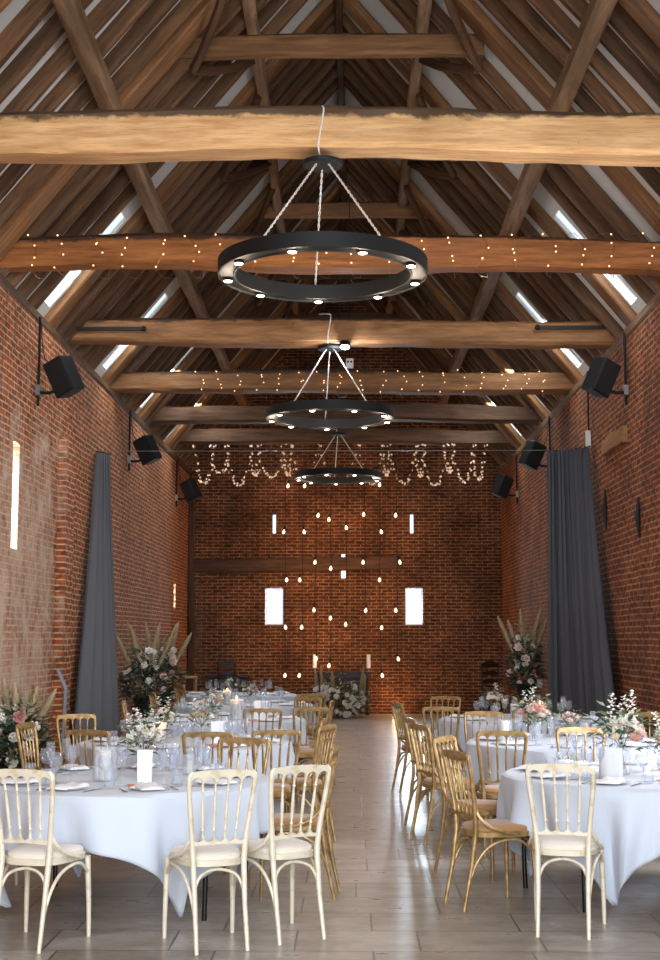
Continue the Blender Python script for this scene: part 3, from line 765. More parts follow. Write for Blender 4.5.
# (x, y, heading in degrees: direction the sitter faces, 0 = away from the camera, positive = towards the left), tone (daylit or plain gilt), label
CH = [
 (-1.70, 7.62, -16, 'i', 'daylight-toned gilt chair nearest the camera, leftmost, cut by the picture edge'),
 (-.78, 7.60, 22, 'i', 'daylight-toned gilt chair in the middle of the front row at the nearest left table'),
 (-.41, 7.84, 32, 'i', 'daylight-toned gilt chair by the aisle at the nearest left table, back to us'),
 (-.36, 8.95, 84, 'g', 'gold chair side-on to the aisle at the nearest left table, just behind a daylight-toned one'),
 (-.82, 9.45, 165, 'g', 'gold chair on the far side of the nearest left table, below the coral menu'),
 (-2.50, 9.20, -115, 'i', 'daylight-toned gilt chair at the left picture edge beside the nearest left table'),
 (-1.08, 10.55, 2, 'g', 'gold chair in front of the second left table, behind the tumbler cluster'),
 (-.50, 10.78, 14, 'g', 'gold chair at the second left table, left of the aisle, full scalloped back showing'),
 (-.36, 11.95, 85, 'g', 'gold chair side-on at the aisle beside the second left table'),
 (-.30, 11.25, 70, 'g', 'thin-looking gold chair turned sideways on the aisle side of the second left table'),
 (-2.42, 12.45, -150, 'g', 'gold chair in front of the left curtain with open scalloped back'),
 (-2.46, 11.35, -100, 'g', 'gold chair seen edge-on against the whitened brick on the left'),
 (-1.93, 10.75, -20, 'g', 'gold chair half hidden behind the tall white candle on the nearest left table'),
 (-.90, 13.95, 5, 'g', 'gold chair with dark back in front of the third left table'),
 (-.36, 14.25, 20, 'g', 'gold chair at the aisle corner of the third left table, back to us'),
 (-.33, 15.45, 85, 'g', 'gold chair side-on at the aisle beside the third left table'),
 (-.50, 16.15, 150, 'g', 'gold chair at the far aisle side of the third left table'),
 (-2.30, 15.40, -85, 'g', 'gold chair by the wall side of the third left table below the flower urn'),
 (-2.35, 17.9, -70, 'g', 'small gold chair near the left wall below the pampas grass, nearer one'),
 (-2.35, 20.6, -60, 'g', 'small gold chair near the left wall below the pampas grass, farther one'),
 (-.45, 17.6, 20, 'g', 'gold chair near the aisle at the fourth left table'),
 (1.24, 7.98, -14, 'i', 'daylight-toned gilt chair with its back to us at the nearest right table'),
 (.90, 8.68, -70, 'g', 'gold chair in profile at the aisle side of the nearest right table, warm-lit seat tone'),
 (.90, 9.75, -118, 'g', 'gold chair angled towards the nearest right table, behind the profile chair'),
 (1.17, 10.70, -4, 'g', 'gold open-backed chair in front of the second right table'),
 (.80, 11.35, -68, 'g', 'gold chair sideways in the aisle at the second right table, front of the pair'),
 (.78, 12.15, -78, 'g', 'gold chair sideways in the aisle at the second right table, rear of the pair'),
 (1.80, 10.62, 175, 'g', 'gold chair facing us on the far side of the nearest right table'),
 (1.22, 12.95, 165, 'g', 'gold chair facing us on the far side of the second right table'),
 (.97, 14.35, -8, 'g', 'gold chair with its back to us at the third right table'),
 (.76, 14.98, -75, 'g', 'gold chair alone in profile at the aisle beside the third right table'),
 (1.80, 13.95, 3, 'g', 'gold chair in front of the third right table beside the lit candles'),
 (1.07, 16.35, 160, 'g', 'gold chair on the far side of the third right table, only its top rail showing'),
 (2.72, 10.35, 150, 'g', 'gold chair far right behind the nearest right table'),
 (2.75, 12.8, 150, 'g', 'gold chair beside the right curtain at the second right table'),
]
prot = {}
for i, (x, y, h, fin, lab) in enumerate(CH):
    if -.6 < x < 0 and y > 10: x -= .13
    if fin not in prot:
        c = make_chair(M['ivory'] if fin == 'i' else M['gilt'], M['pad'] if fin == 'i' else M['pad_warmlit'], lab)
        prot[fin] = c; c.location = (x, y, 0); c.rotation_euler = (0, 0, R(h))
    else:
        dup(prot[fin], (x, y, 0), R(h), lab)

# ------------------------------------------------------------------ round tables and cloths
ZT = .76
def round_table(x, y, ang, label, clabel, r=.90):
    t = thing('round_table', label, 'table', (x, y, 0), R(ang), 'round banquet tables')
    MB().lathe([(.001, ZT-.035), (r-.02, ZT-.035), (r-.008, ZT-.03), (r-.008, ZT-.008), (r-.02, ZT-.004), (.001, ZT-.004)], 48).build('tabletop', M['bark'], t)
    for sx in (-1, 1):
        for sy in (-1, 1):
            MB().tube([(sx*.50, sy*.36, ZT-.05), (sx*.58, sy*.40, .46), (sx*.66, sy*.42, .34), (sx*.66, sy*.42, 0)], .016, 10, sub=5).build('leg', M['tubeblack'], t)
        MB().tube([(sx*.66, -.42, .33), (sx*.66, .42, .33)], .011, 8).build('stretcher', M['tubeblack'], t)
    # cloth
    rnd = random.Random(int(x*100+y*10)); n = 192; ns = 16; hs = 1.225
    b = MB(); vs = [(0, 0, ZT+.001)]; fs = []
    p1, p2, p3 = [rnd.uniform(0, 6.3) for _ in range(3)]
    rings = [.3, .6, .8, .88, r-.006]
    for q in rings:
        for i in range(n): a = 2*PI*i/n; vs.append((q*math.cos(a), q*math.sin(a), ZT+.001))
    for j in range(1, ns+1):
        f = j/ns
        for i in range(n):
            a = 2*PI*i/n
            c_, s_ = abs(math.cos(a)), abs(math.sin(a))
            Lq = hs/((c_**14+s_**14)**(1/14))
            D = Lq-r; s2 = f*D
            corner = max(0, (D-.33)/.45)
            wave = (math.sin(a*13+p1)*.55+math.sin(a*22+p2+math.sin(a*3))*.45+math.sin(a*7+p3)*.4)
            rr = r+.004+.012*min(1, s2/.03) + s2*.05 + wave*.085*min(1, s2/.35)*(1-.3*corner)
            rr += -.20*corner*f*f
            # corners gather into pointed folds
            da = math.sin(4*a)*(.085)*f*(1+.5*corner)
            z = ZT+.001 - max(0, s2-.012) * (.985)
            vs.append((rr*math.cos(a+da), rr*math.sin(a+da), max(.045, z)))
    for i in range(n): fs.append((0, 1+i, 1+(i+1) % n))
    for j in range(len(rings)+ns-1):
        for i in range(n): k = 1+j*n; l = (i+1) % n; fs.append((k+i, k+n+i, k+n+l, k+l))
    c = b.add(vs, fs).build('tablecloth', M['cloth'], None); c.location = (x, y, 0); c.rotation_euler = (0, 0, R(ang))
    s_ = c.modifiers.new('t', 'SOLIDIFY'); s_.thickness = .002; s_.offset = 1
    tag(c, clabel, 'tablecloth', 'white tablecloths')
TABLES = [
 (-1.42, 8.72, -12, 'nearest left'), (1.92, 9.05, 18, 'nearest right'), (-1.42, 11.75, 20, 'second left'), (1.92, 11.88, 33, 'second right'),
 (-1.40, 15.05, 50, 'third left'), (1.92, 15.25, 12, 'third right'), (-1.40, 18.35, 25, 'fourth left'), (-1.75, 21.6, 40, 'farthest left')]
for x, y, a, nm in TABLES:
    round_table(x, y, a, 'round folding table with black legs under the white cloth, %s one' % nm, 'white square linen cloth hanging in points over the %s round table' % nm)

# ------------------------------------------------------------------ tableware prototypes (meshes shared)
wine_me = MB().lathe([(.036, .001), (.036, .003), (.010, .007), (.0045, .014), (.004, .075), (.008, .086), (.026, .100), (.039, .125), (.041, .15), (.036, .19), (.034, .19), (.039, .15), (.037, .127), (.024, .103), (.001, .092)], 20).mesh('wine_glass', M['glass'])
flute_me = MB().lathe([(.034, .001), (.034, .003), (.010, .006), (.004, .014), (.004, .105), (.010, .118), (.024, .14), (.029, .18), (.026, .235), (.024, .235), (.027, .18), (.022, .142), (.001, .122)], 18).mesh('champagne_flute', M['glass'])
tumb_me = MB().lathe([(.001, .001), (.028, .001), (.031, .004), (.037, .105), (.035, .105), (.029, .010), (.001, .010)], 18).mesh('tumbler', M['glass'])
plate_me = MB().lathe([(.001, .006), (.075, .006), (.085, .010), (.118, .018), (.120, .017), (.085, .005), (.06, .001), (.001, .001)], 36).mesh('side_plate', M['china'])
def napkin_mesh(m, name='napkin'):
    b = MB(); nx, ny = 10, 8; w, d = .14, .23; vs = []; fs = []
    for lay in range(2):
        for j in range(ny+1):
            for i in range(nx+1):
                x = (i/nx-.5)*w; y = (j/ny-.5)*d
                ex = 1-abs(2*i/nx-1)**6; z = (.014+.010*math.sin(i*.9+j*.5)*.4+.006*math.sin(j*1.3))*ex+.004 if lay else .001
                vs.append((x, y, z))
    N = (nx+1)*(ny+1)
    for lay in range(2):
        for j in range(ny):
            for i in range(nx):
                k = lay*N+j*(nx+1)+i; q = (k, k+1, k+nx+2, k+nx+1); fs.append(q if lay else q[::-1])
    for i in range(nx):
        for j in (0, ny): k = j*(nx+1)+i; fs.append((k, k+1, k+1+N, k+N) if j == 0 else (k+1, k, k+N, k+1+N))
    for j in range(ny):
        for i in (0, nx): k = j*(nx+1)+i; l = k+nx+1; fs.append((l, k, k+N, l+N) if i == 0 else (k, l, l+N, k+N))
    return b.add(vs, fs).mesh(name, m)
nap_me = napkin_mesh(M['linen']); menu_me = MB().box((0, 0, .002), (.10, .21, .0025)).mesh('menu_card', M['coral'], False)
knife_me = MB().slab([-.105, -.09, -.02, 0, .02, .09, .105], [.006, .009, .010, .011, .011, .008, .005], [-.004, -.007, -.008, -.006, -.006, -.006, -.004], lambda z: 0, .0025)
knife_me.v = [(y_, x_, z_*1.0+.0) for x_, y_, z_ in [(a, c, b_+.0015) for a, b_, c in knife_me.v]]
knife_me = knife_me.mesh('knife', M['steel'], False)
fk = MB().box((0, -.03, .0022), (.008, .13, .003))
for q in (-.009, -.003, .003, .009): fk.box((q, .085, .003), (.003, .05, .002))
fk.box((0, .05, .0026), (.022, .03, .0025)); fork_me = fk.mesh('fork', M['steel'], False)

def item(name, me, x, y, z, rz, label, cat, group):
    o = put(name, me, None, (x, y, z), (0, 0, rz)); tag(o, label, cat, group); return o
ZC = ZT+.004
def settings(tx, ty, nm, n, full=True, a0=0.0, coral=(), seed=0, skip=()):
    rnd = random.Random(seed)
    T = 'on the %s round table' % nm
    for k in range(n):
        a = a0+2*PI*k/n
        if k in skip: continue
        u = Vector((math.cos(a), math.sin(a))); v = Vector((-u.y, u.x)); rz = a-PI/2
        def pos(r_, s_): p = u*r_+v*s_; return tx+p.x, ty+p.y
        al = -1 if tx > 0 else 1; ax_ = u.x*al; fy = -u.y
        side_ = ('aisle' if ax_ > .38 else 'wall' if ax_ < -.38 else ''); fr_ = ('front' if fy > .38 else 'far' if fy < -.38 else '')
        SD = ', %s side' % ' '.join(q for q in (fr_, side_) if q)
        px, py = pos(.70, 0)
        pl = item('side_plate', plate_me, px, py, ZC, 0, 'white china plate under a folded napkin ' + T + SD, 'plate', 'plates ' + T)
        item('napkin', nap_me, px, py, ZC+.012, rz+rnd.uniform(-.15, .15), 'folded white linen napkin on a plate ' + T + SD, 'napkin', 'napkins ' + T)
        if k in coral:
            cx, cy = pos(.50, -.03); item('menu_card', menu_me, cx, cy, ZC+.002, rz+rnd.uniform(-.3, .3), 'coral pink menu card lying ' + T + SD, 'menu card', 'coral menus ' + T)
        wx, wy = pos(.50, .12+rnd.uniform(-.02, .02)); item('wine_glass', wine_me, wx, wy, ZC, 0, 'clear stemmed wine glass standing ' + T + SD, 'wine glass', 'wine glasses ' + T)
        wx, wy = pos(.44, .20+rnd.uniform(-.02, .02)); item('champagne_flute', flute_me, wx, wy, ZC, 0, 'tall clear champagne flute standing ' + T + SD, 'champagne flute', 'champagne flutes ' + T)
        if full:
            wx, wy = pos(.57, .21+rnd.uniform(-.015, .015)); item('tumbler', tumb_me, wx, wy, ZC, 0, 'short clear water tumbler standing ' + T + SD, 'tumbler', 'tumblers ' + T)
            wx, wy = pos(.68, .155); item('knife', knife_me, wx, wy, ZC+.001, rz, 'steel table knife beside a plate ' + T + SD, 'knife', 'knives ' + T)
            wx, wy = pos(.68, -.155); item('fork', fork_me, wx, wy, ZC, rz, 'steel table fork beside a plate ' + T + SD, 'fork', 'forks ' + T)

settings(-1.42, 8.72, 'nearest left', 9, True, R(-110), coral=(1, 5), seed=1)
settings(1.92, 9.05, 'nearest right', 9, True, R(-118), coral=(1,), seed=2)
settings(-1.42, 11.75, 'second left', 8, True, R(-95), coral=(1, 5), seed=3)
settings(1.92, 11.88, 'second right', 8, True, R(-100), seed=4)
settings(-1.40, 15.05, 'third left', 8, False, R(-85), coral=(1,), seed=5)
settings(1.92, 15.25, 'third right', 8, False, R(-100), seed=6)
settings(-1.40, 18.35, 'fourth left', 8, False, R(-80), seed=7)
settings(-1.75, 21.6, 'farthest left', 7, False, R(-80), seed=8)

# candles, hurricanes, cards, bowls
def hurricane(x, y, z, r, h, ch, label, lit=False, frosted=False, thin=.032):
    t = thing('hurricane_vase', label, 'candle holder', (x, y, z), 0, 'glass hurricane vases')
    MB().lathe([(.001, .002), (r*.96, .002), (r, .006), (r, h), (r-.003, h), (r-.003, .010), (.001, .010)], 24).build('glass_cylinder', M['frosted'] if frosted else M['hurricane'], t)
    if ch:
        cn = MB().lathe([(.001, .011), (thin, .011), (thin, ch-.004), (thin-.004, ch), (.001, ch-.003)], 18).build('candle', M['wax'], t)
        MB().tube([(0, 0, ch-.004), (0, 0, ch+.012)], .0015, 5).build('wick', M['flex'], cn)
        if lit:
            MB().lathe([(.0005, ch+.008), (.006, ch+.018), (.007, ch+.026), (.0005, ch+.052)], 10).build('flame', M['flame'], cn)
            L = bpy.data.lights.new('candle_light', 'POINT'); L.energy = 1.6; L.color = (1, .55, .22); L.shadow_soft_size = .012
            lo = bpy.data.objects.new('candle_light', L); COL.objects.link(lo); lo.parent = t; lo.location = (0, 0, ch+.06)
    return t
def card(x, y, z, w, h, rz, label):
    t = thing('table_card', label, 'card', (x, y, z), rz, 'standing table cards')
    b = MB().box((0, .012, h/2), (w, .003, h), Matrix.Rotation(R(4), 3, 'X')).build('front_leaf', M['card'], t, smooth=False)
    MB().box((0, .045, h/2), (w, .003, h), Matrix.Rotation(R(-4), 3, 'X')).build('rear_leaf', M['card'], t, smooth=False)
# ------------------------------------------------------------------ flowers
def petal_patch(b, c, d, up, L_, W_, curl):
    side = d.cross(up).normalized()
    rows = []
    for i in range(4):
        f = i/3; w = W_*math.sin(PI*(.18+.72*f))**.8/2
        p = c+d*L_*f+up*(curl*L_*f*f)
        rows.append((p-side*w, p+up*(.12*W_), p+side*w))
    k = []
    for r_ in rows: k += list(r_)
    b.add(k, [(3*i+j, 3*i+j+1, 3*i+j+4, 3*i+j+3) for i in range(3) for j in range(2)])
def bloom_mesh(m, kind='rose'):
    b = MB()
    if kind == 'rose':
        for ring, (n, r0, tilt, L_) in enumerate(((4, .06, 78, .62), (5, .12, 60, .75), (6, .18, 38, .85), (7, .22, 16, .9))):
            for i in range(n):
                a = 2*PI*i/n+ring*.5; o = Vector((math.cos(a), math.sin(a), 0))
                d = o*math.cos(R(tilt))+Vector((0, 0, 1))*math.sin(R(tilt)); up = Vector((0, 0, 1))*math.cos(R(tilt))-o*math.sin(R(tilt))
                petal_patch(b, o*r0*.6+Vector((0, 0, -.1)), d, up, L_, .75, .35)
        b.ball((0, 0, .15), .3, 8, 5)
    else:
        rr = random.Random(2)
        b.ball((0, 0, 0), .45, 8, 6)
        for i in range(70):
            d = Vector((rr.gauss(0, 1), rr.gauss(0, 1), abs(rr.gauss(0, 1))-.2)).normalized(); q = Vector((rr.gauss(0, 1), rr.gauss(0, 1), rr.gauss(0, 1))); s_ = d.cross(q).normalized(); u_ = d.cross(s_)
            c = d*.62
            b.add([c-d*.1, c+s_*.17+d*.10, c+s_*.05+u_*.18+d*.12, c-s_*.15+u_*.05+d*.1, c-u_*.17+d*.1], [(0, 1, 2), (0, 2, 3), (0, 3, 4), (0, 4, 1)])
    return b.mesh('bloom', m)
BL = {}
for k_ in ('white_petal', 'pink', 'blush', 'cream_petal'): BL[k_] = bloom_mesh(M[k_])
BL['hydrangea'] = bloom_mesh(M['white_petal'], 'h')
def foliage(rnd, n, rad, zlo, zhi, size, m, name, parent, flat=.6, front=0):
    b = MB()
    for i in range(n):
        a = rnd.uniform(0, 2*PI); f = rnd.random()**.5; z = rnd.uniform(zlo, zhi)
        q = 1-abs((z-(zlo+zhi)/2)/((zhi-zlo)/2+1e-6))**2*.6
        p = Vector((math.cos(a)*rad*f*q, math.sin(a)*rad*f*q*(1-front*.4), z))
        d = (Vector((math.cos(a), math.sin(a), rnd.uniform(-.5, 1.0)))).normalized()
        up = Vector((rnd.uniform(-.4, .4), rnd.uniform(-.4, .4), 1)).normalized(); s_ = d.cross(up).normalized(); up = s_.cross(d)
        L_ = size*rnd.uniform(.6, 1.3); W_ = L_*rnd.uniform(.28, .45)
        b.add([p, p+d*L_*.4+s_*W_*.5, p+d*L_-up*L_*.15, p+d*L_*.4-s_*W_*.5, p+d*L_*.45+up*W_*.12], [(0, 1, 4), (1, 2, 4), (2, 3, 4), (3, 0, 4)])
    return b.build(name, m, parent)
def spire(parent, p, h, rnd, m):  # delphinium / stock flower spike
    b = MB()
    n = int(h/.014)
    for i in range(n):
        z = h*i/n; a = i*2.4; r_ = .022*(1-.6*i/n)
        c = Vector((math.cos(a)*r_, math.sin(a)*r_, z)); 
        for q in range(3):
            w = a+q*2.1; b.add([c, c+Vector((math.cos(w)*.018, math.sin(w)*.018, .004)), c+Vector((math.cos(w+.8)*.022, math.sin(w+.8)*.022, .012)), c+Vector((math.cos(w+1.5)*.016, math.sin(w+1.5)*.016, .006))], [(0, 1, 2, 3)])
    o = b.build('flower_spike', m, parent, loc=p); o.rotation_euler = (rnd.uniform(-.25, .25), rnd.uniform(-.35, .35), 0); return o
def posy(x, y, z, label, scale=1.0, seed=0, blooms=9, spikes=2, pinkness=.3, vase='glass', green=.8):
    rnd = random.Random(seed); t = thing('flower_posy', label, 'flowers', (x, y, z), 0, 'table flower posies')
    s_ = scale
    MB().lathe([(.001, .002), (.034*s_, .002), (.038*s_, .02*s_), (.034*s_, .09*s_), (.040*s_, .115*s_), (.037*s_, .115*s_), (.031*s_, .09*s_), (.001, .012)], 16).build('vase', M['hurricane'] if vase == 'glass' else M['glossblack'], t)
    st = MB()
    for i in range(8):
        a = rnd.uniform(0, 6.3); st.tube([(math.cos(a)*.02*s_, math.sin(a)*.02*s_, .015), (0, 0, .10*s_), (math.cos(a+3)*.07*s_, math.sin(a+3)*.07*s_, .2*s_)], .002, 4)
    st.build('stems', M['stem'], t)
    foliage(rnd, int(90*green), .13*s_, .10*s_, .26*s_, .055*s_, M['leaf'], 'foliage', t)
    foliage(rnd, int(50*green), .15*s_, .12*s_, .30*s_, .05*s_, M['leafs'], 'sage_foliage', t)
    for i in range(blooms):
        a = 2.4*i+rnd.uniform(-.3, .3); f = rnd.uniform(.2, 1); r_ = .10*s_*f
        k = rnd.random(); key = 'pink' if k < pinkness*.4 else 'blush' if k < pinkness else 'hydrangea' if k > .8 else 'cream_petal' if k > .65 else 'white_petal'
        o = put('bloom', BL[key], t, (math.cos(a)*r_, math.sin(a)*r_, (.24-.08*f+rnd.uniform(-.02, .03))*s_), (rnd.uniform(-.6, .9), math.cos(a)*.7, 0)); q = rnd.uniform(.026, .042)*s_; o.scale = (q, q, q)
    for i in range(spikes): spire(t, (rnd.uniform(-.06, .06)*s_, rnd.uniform(-.05, .05)*s_, .20*s_), rnd.uniform(.10, .17)*s_, rnd, M['white_petal'])
    return t
def plume(parent, p, tilt, az, L_, rnd):
    b = MB(); b.tube([(0, 0, -.35), (0, 0, L_*.2)], .004, 5)
    n = 260
    for i in range(n):
        f = (i/n); z = L_*f; w = .042*math.sin(PI*min(1, (f+.06)/1.06))**.7+.006
        a = rnd.uniform(0, 2*PI); d = Vector((math.cos(a), math.sin(a), 0)); s_ = Vector((-d.y, d.x, 0))
        ln = w*rnd.uniform(.7, 1.2); tip = Vector((0, 0, z+.09))+d*ln
        base = Vector((0, 0, z)); md = base.lerp(tip, .55)+d*ln*.2
        b.add([base, md+s_*.010, tip, md-s_*.010], [(0, 1, 2, 3)])
    o = b.build('pampas_plume', M['pampas'], parent, loc=p); o.rotation_euler = (tilt*math.sin(az)*-1, tilt*math.cos(az), 0); return o
def big_arrangement(x, y, label, h0=.75, sc_=1.0, seed=0, plumes=5, blooms=14, w=.36, urn=True, grp='tall floral urns', pl=.55, hb=.6, white=0, leafm=('leafd', 'leaf', 'leafs')):
    rnd = random.Random(seed); t = thing('floral_arrangement', label, 'flower arrangement', (x, y, 0), 0, grp)
    if urn:
        MB().lathe([(.001, 0), (.13, 0), (.13, .04), (.05, .08), (.04, h0*.5), (.05, h0-.28), (.10, h0-.22), (.17, h0-.02), (.18, h0), (.16, h0), (.001, h0-.05)], 24).build('urn', M['glossblack'], t)
    z0 = h0 if urn else .08
    foliage(rnd, 420, w, z0-.18 if urn else .02, z0+hb*.62, .15*sc_, M[leafm[0]], 'dark_foliage', t)
    foliage(rnd, 160, w*1.05, z0-.1 if urn else .05, z0+hb*.8, .13*sc_, M[leafm[1]], 'foliage', t)
    foliage(rnd, 90, w*.95, z0+.1 if urn else .1, z0+hb, .10*sc_, M['leafs'], 'sage_foliage', t)
    for i in range(blooms):
        a = rnd.uniform(-PI*1.05, .05*PI); f = rnd.uniform(.2, 1); z = z0+rnd.uniform(-.04, hb*.8) if urn else rnd.uniform(.08, z0+hb*.7)
        qq = 1-abs((z-z0-hb*.3)/(hb*.9))**2*.5
        k = max(rnd.random(), white); key = 'pink' if k < .18 else 'blush' if k < .36 else 'hydrangea' if k > .6 else 'white_petal'
        o = put('bloom', BL[key], t, (math.cos(a)*w*.85*(.3+.7*f)*qq, -abs(math.sin(a))*w*.9*qq, z), (R(70)+rnd.uniform(-.3, .3), rnd.uniform(-.3, .3), math.cos(a)*.8)); q = rnd.uniform(.045, .085)*sc_; o.scale = (q, q, q)
    for i in range(plumes):
        f = (i+.5)/plumes; az = 0 if f > .5 else PI
        plume(t, ((f-.5)*w*1.3, rnd.uniform(-.08, .08), z0+hb*.45), abs(f-.5)*.9+rnd.uniform(0, .15), az, pl*rnd.uniform(.8, 1.15), rnd)
    for i in range(4): spire(t, (rnd.uniform(-w*.6, w*.6), -w*.4, z0+hb*.5), .24, rnd, M['white_petal'])
    return t

TZ = ZC
# nearest left table
hurricane(-1.53, 8.55, TZ, .075, .21, .19, 'wide glass hurricane with tall white pillar candle, nearest left table', thin=.036)
card(-1.27, 8.42, TZ, .085, .20, R(-6), 'folded white card standing on the nearest left table before the posy')
posy(-1.36, 9.0, TZ, 'loose posy of white blossom and pale green leaves on the nearest left table', 1.25, 21, 12, 4, .1)
hurricane(-1.05, 8.95, TZ, .045, .13, .09, 'small glass votive on the nearest left table beside the posy', thin=.02)
# nearest right table
hurricane(1.66, 8.78, TZ, .075, .19, .17, 'frosted glass cylinder on the nearest right table, left of the white flowers', frosted=True)
hurricane(1.90, 9.15, TZ, .05, .12, .0, 'small empty glass votive on the nearest right table')
posy(1.78, 9.02, TZ, 'tall posy of white stocks and pink roses on the nearest right table', 1.5, 33, 12, 4, .4)
posy(2.06, 8.95, TZ, 'shorter posy of white flowers at the right picture edge on the nearest right table', 1.15, 34, 9, 3, .4)
hurricane(2.12, 9.3, TZ, .05, .14, .11, 'lit candle in a glass at the right picture edge', lit=True)
# second tables
posy(1.60, 11.9, TZ, 'posy with a large blush rose and yellow leaves on the second right table', 1.35, 41, 12, 2, .7)
hurricane(1.32, 11.75, TZ, .06, .19, .18, 'glass hurricane with cream pillar candle on the second right table', thin=.036)
posy(1.95, 12.2, TZ, 'small red and pink posy at the back of the second right table', .9, 45, 9, 0, 1.0)
posy(-1.30, 11.95, TZ, 'green and white posy on the second left table', 1.05, 42, 11, 1, .35)
hurricane(-1.62, 11.6, TZ, .06, .17, .13, 'lit pillar candle in glass on the second left table', lit=True, thin=.04)
card(-1.12, 11.6, TZ, .12, .18, R(10), 'cream card standing on the second left table')
posy(-1.66, 12.1, TZ, 'white blossom spray at the back of the second left table', 1.1, 47, 9, 2, .2)
# third tables
posy(-1.52, 15.1, TZ, 'trailing green and blush posy on the third left table', 1.1, 51, 12, 0, .35)
hurricane(-1.24, 14.9, TZ, .07, .22, .21, 'tall lit pillar candle in glass on the third left table', lit=True, thin=.045)
card(-.98, 15.0, TZ, .15, .2, R(4), 'white card standing on the third left table')
hurricane(1.82, 15.1, TZ, .06, .17, .16, 'cream pillar candle in glass on the third right table, left one', thin=.045)
hurricane(2.12, 15.3, TZ, .08, .18, .14, 'lit candle glowing in a wide glass on the third right table', lit=True, thin=.05)
posy(1.62, 15.4, TZ, 'peach and cream posy on the third right table', 1.15, 52, 11, 1, .7)
posy(-1.35, 18.3, TZ, 'blush rose posy on the fourth left table', 1.0, 53, 12, 0, .8)
hurricane(-1.65, 18.3, TZ, .06, .2, .17, 'lit candle in glass on the fourth left table', lit=True, thin=.045)
posy(-1.9, 21.5, TZ, 'white posy on the farthest left table', .95, 54, 9, 0, .3)

big_arrangement(-3.02, 20.0, 'tall flower arrangement with pampas grass half hidden by the left curtain', .78, seed=61, plumes=4, w=.34, hb=.85, pl=.62)
big_arrangement(-3.0, 21.5, 'tall flower arrangement with pampas grass and a big white bloom by the left wall', .80, seed=62, plumes=5, w=.36, hb=.85, pl=.66)
big_arrangement(2.72, 21.3, 'tall flower arrangement with pampas grass behind the right curtain edge', .95, seed=63, plumes=5, w=.28, hb=.95, pl=.62)
big_arrangement(-3.12, 12.8, 'flower arrangement with pampas at the left picture edge before whitened brick', .5, seed=64, plumes=5, w=.27, hb=.6, pl=.42)
big_arrangement(-.22, 28.7, 'low wide arrangement of white blooms and pampas on the floor before the end wall', 0, seed=65, plumes=0, blooms=60, w=.66, urn=False, grp='floor flowers', hb=.85, white=.45, leafm=('leaf', 'leafs', 'leafs'))  # lighter leaf colours stand in for light on this mound
t = [o for o in bpy.data.objects if o.get('label', '').startswith('low wide arrangement')][0]
rnd = random.Random(9)
for (dx, tl, L_) in ((-.46, .1, .55), (-.36, .05, .62), (-.12, .08, .5), (.42, .12, .6), (.50, .05, .45)): plume(t, (dx, .05, .38), tl, 0 if dx > 0 else PI, L_, rnd)

# ------------------------------------------------------------------ end wall furniture
t = thing('console_table', 'dark wooden console table with carved top against the end wall', 'table', (-.18, 29.68, 0))
bevel(MB().box((0, 0, .90), (1.28, .42, .05)).build('top', M['mahog'], t, smooth=False), .01)
MB().box((0, 0, .84), (1.16, .36, .08)).build('apron', M['mahog'], t, smooth=False)
for sx in (-1, 1):
    for sy in (-1, 1):
        MB().lathe([(.001, 0), (.035, 0), (.04, .03), (.028, .08), (.034, .2), (.026, .4), (.04, .6), (.028, .66), (.04, .8), (.001, .8)], 14).build('leg', M['mahog'], t, loc=(sx*.55, sy*.15, 0))
MB().box((0, .15, .55), (1.04, .03, .5)).build('back_panel', M['mahog'], t, smooth=False)
for x, lab in ((-.77, 'tall white pillar candle on the left end of the console table'), (.40, 'tall white pillar candle on the right end of the console table')):
    c = thing('pillar_candle', lab, 'candle', (x, 29.62, .925), 0, 'console pillar candles')
    MB().lathe([(.001, 0), (.055, 0), (.055, .01), (.02, .03), (.02, .06), (.05, .075), (.001, .075)], 18).build('candle_dish', M['hurricane'], c)
    w = MB().lathe([(.001, .076), (.042, .076), (.042, .36), (.036, .37), (.001, .365)], 18).build('wax', M['card'], c); MB().tube([(0, 0, .36), (0, 0, .385)], .002, 5).build('wick', M['flex'], w)
# floor candle near the end wall on the right of the aisle
hurricane(.98, 29.3, 0, .09, .24, .12, 'glowing lantern candle on the floor by the end wall, right of the aisle', lit=True, thin=.06)
for x, y in ((.98, 29.42),):
    L = bpy.data.lights.new('floor_uplight', 'POINT'); L.energy = 9; L.color = (1, .5, .2); L.shadow_soft_size = .04
    lo = bpy.data.objects.new('floor_uplight', L); COL.objects.link(lo); lo.location = (x, y+.1, .34)
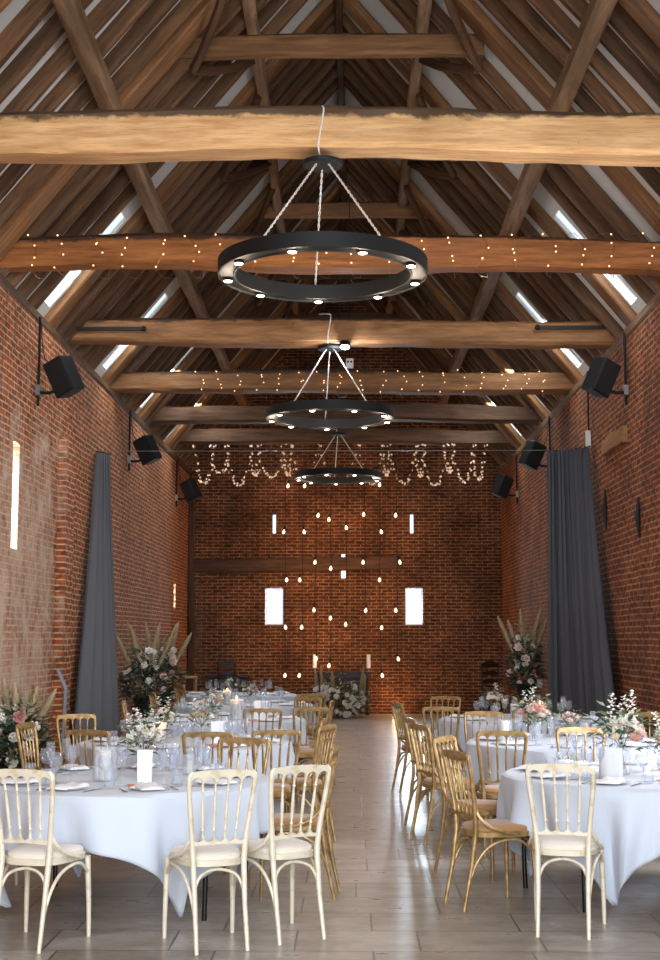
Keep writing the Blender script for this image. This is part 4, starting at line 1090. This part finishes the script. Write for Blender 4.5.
# dark chest and carved chair behind it
t = thing('wooden_chest', 'dark panelled wooden chest by the end wall left of the bulbs', 'chest', (-2.62, 29.2, 0))
bevel(MB().box((0, 0, .42), (.86, .42, .76)).build('body', M['mahog'], t, smooth=False), .01)
bevel(MB().box((0, 0, .83), (.94, .48, .05)).build('lid', M['mahog'], t, smooth=False), .01)
for q in (-.21, .21): MB().box((q, -.215, .45), (.32, .02, .5)).build('door', M['oak_dark'], t, smooth=False)
for q in (-.4, .4):
    MB().box((q, -.15, .03), (.06, .06, .06)).build('foot', M['mahog'], t, smooth=False)
def wooden_chair(x, y, rz, label, m):
    t = thing('wooden_chair', label, 'chair', (x, y, 0), rz)
    bevel(MB().box((0, 0, .46), (.44, .42, .045)).build('seat', m, t, smooth=False), .012)
    for sx in (-1, 1):
        MB().tube([(sx*.19, .18, 0), (sx*.18, .17, .44)], [.016, .022], 8).build('front_leg', m, t)
        MB().tube([(sx*.19, -.22, 0), (sx*.18, -.19, .46), (sx*.18, -.25, 1.12)], [.018, .022, .018], 8, sub=4).build('back_leg', m, t)
    n = 16; xs = [-.18+.36*i/n for i in range(n+1)]
    MB().slab(xs, [1.12+.05*math.sin(PI*i/n) for i in range(n+1)], [1.03+.0*i for i in range(n+1)], lambda z: -.245, .025).build('crest_rail', m, t)
    MB().slab(xs, [.93+.03*math.sin(PI*i/n) for i in range(n+1)], [.87 for i in range(n+1)], lambda z: -.232, .02).build('ladder_slat', m, t)
    MB().slab(xs, [.76+.03*math.sin(PI*i/n) for i in range(n+1)], [.70 for i in range(n+1)], lambda z: -.218, .02).build('ladder_slat', m, t)
    return t
wooden_chair(-2.62, 28.6, PI, 'dark carved ladder-back chair standing in front of the chest', M['mahog'])
wooden_chair(3.02, 28.8, PI+.2, 'dark wooden ladder-back chair in the shadowed right corner by the end wall', M['mahog'])
# pale open-framed stools by the left wall
def stool(x, y, h, label):
    t = thing('wooden_stool', label, 'stool', (x, y, 0), .2, 'pale wooden stools')
    bevel(MB().box((0, 0, h-.02), (.42, .36, .04)).build('seat', M['bark'], t, smooth=False), .008)
    for sx in (-1, 1):
        for sy in (-1, 1): MB().box((sx*.18, sy*.15, (h-.04)/2), (.045, .045, h-.04)).build('leg', M['bark'], t, smooth=False)
        MB().box((sx*.18, 0, .3), (.03, .26, .03)).build('rail', M['bark'], t, smooth=False)
    MB().box((0, -.15, .3), (.32, .03, .03)).build('rail', M['bark'], t, smooth=False)
stool(-3.05, 25.2, .95, 'pale wooden stool near the left corner, taller rear one')
stool(-2.75, 23.9, .72, 'pale wooden stool near the left corner, lower front one')
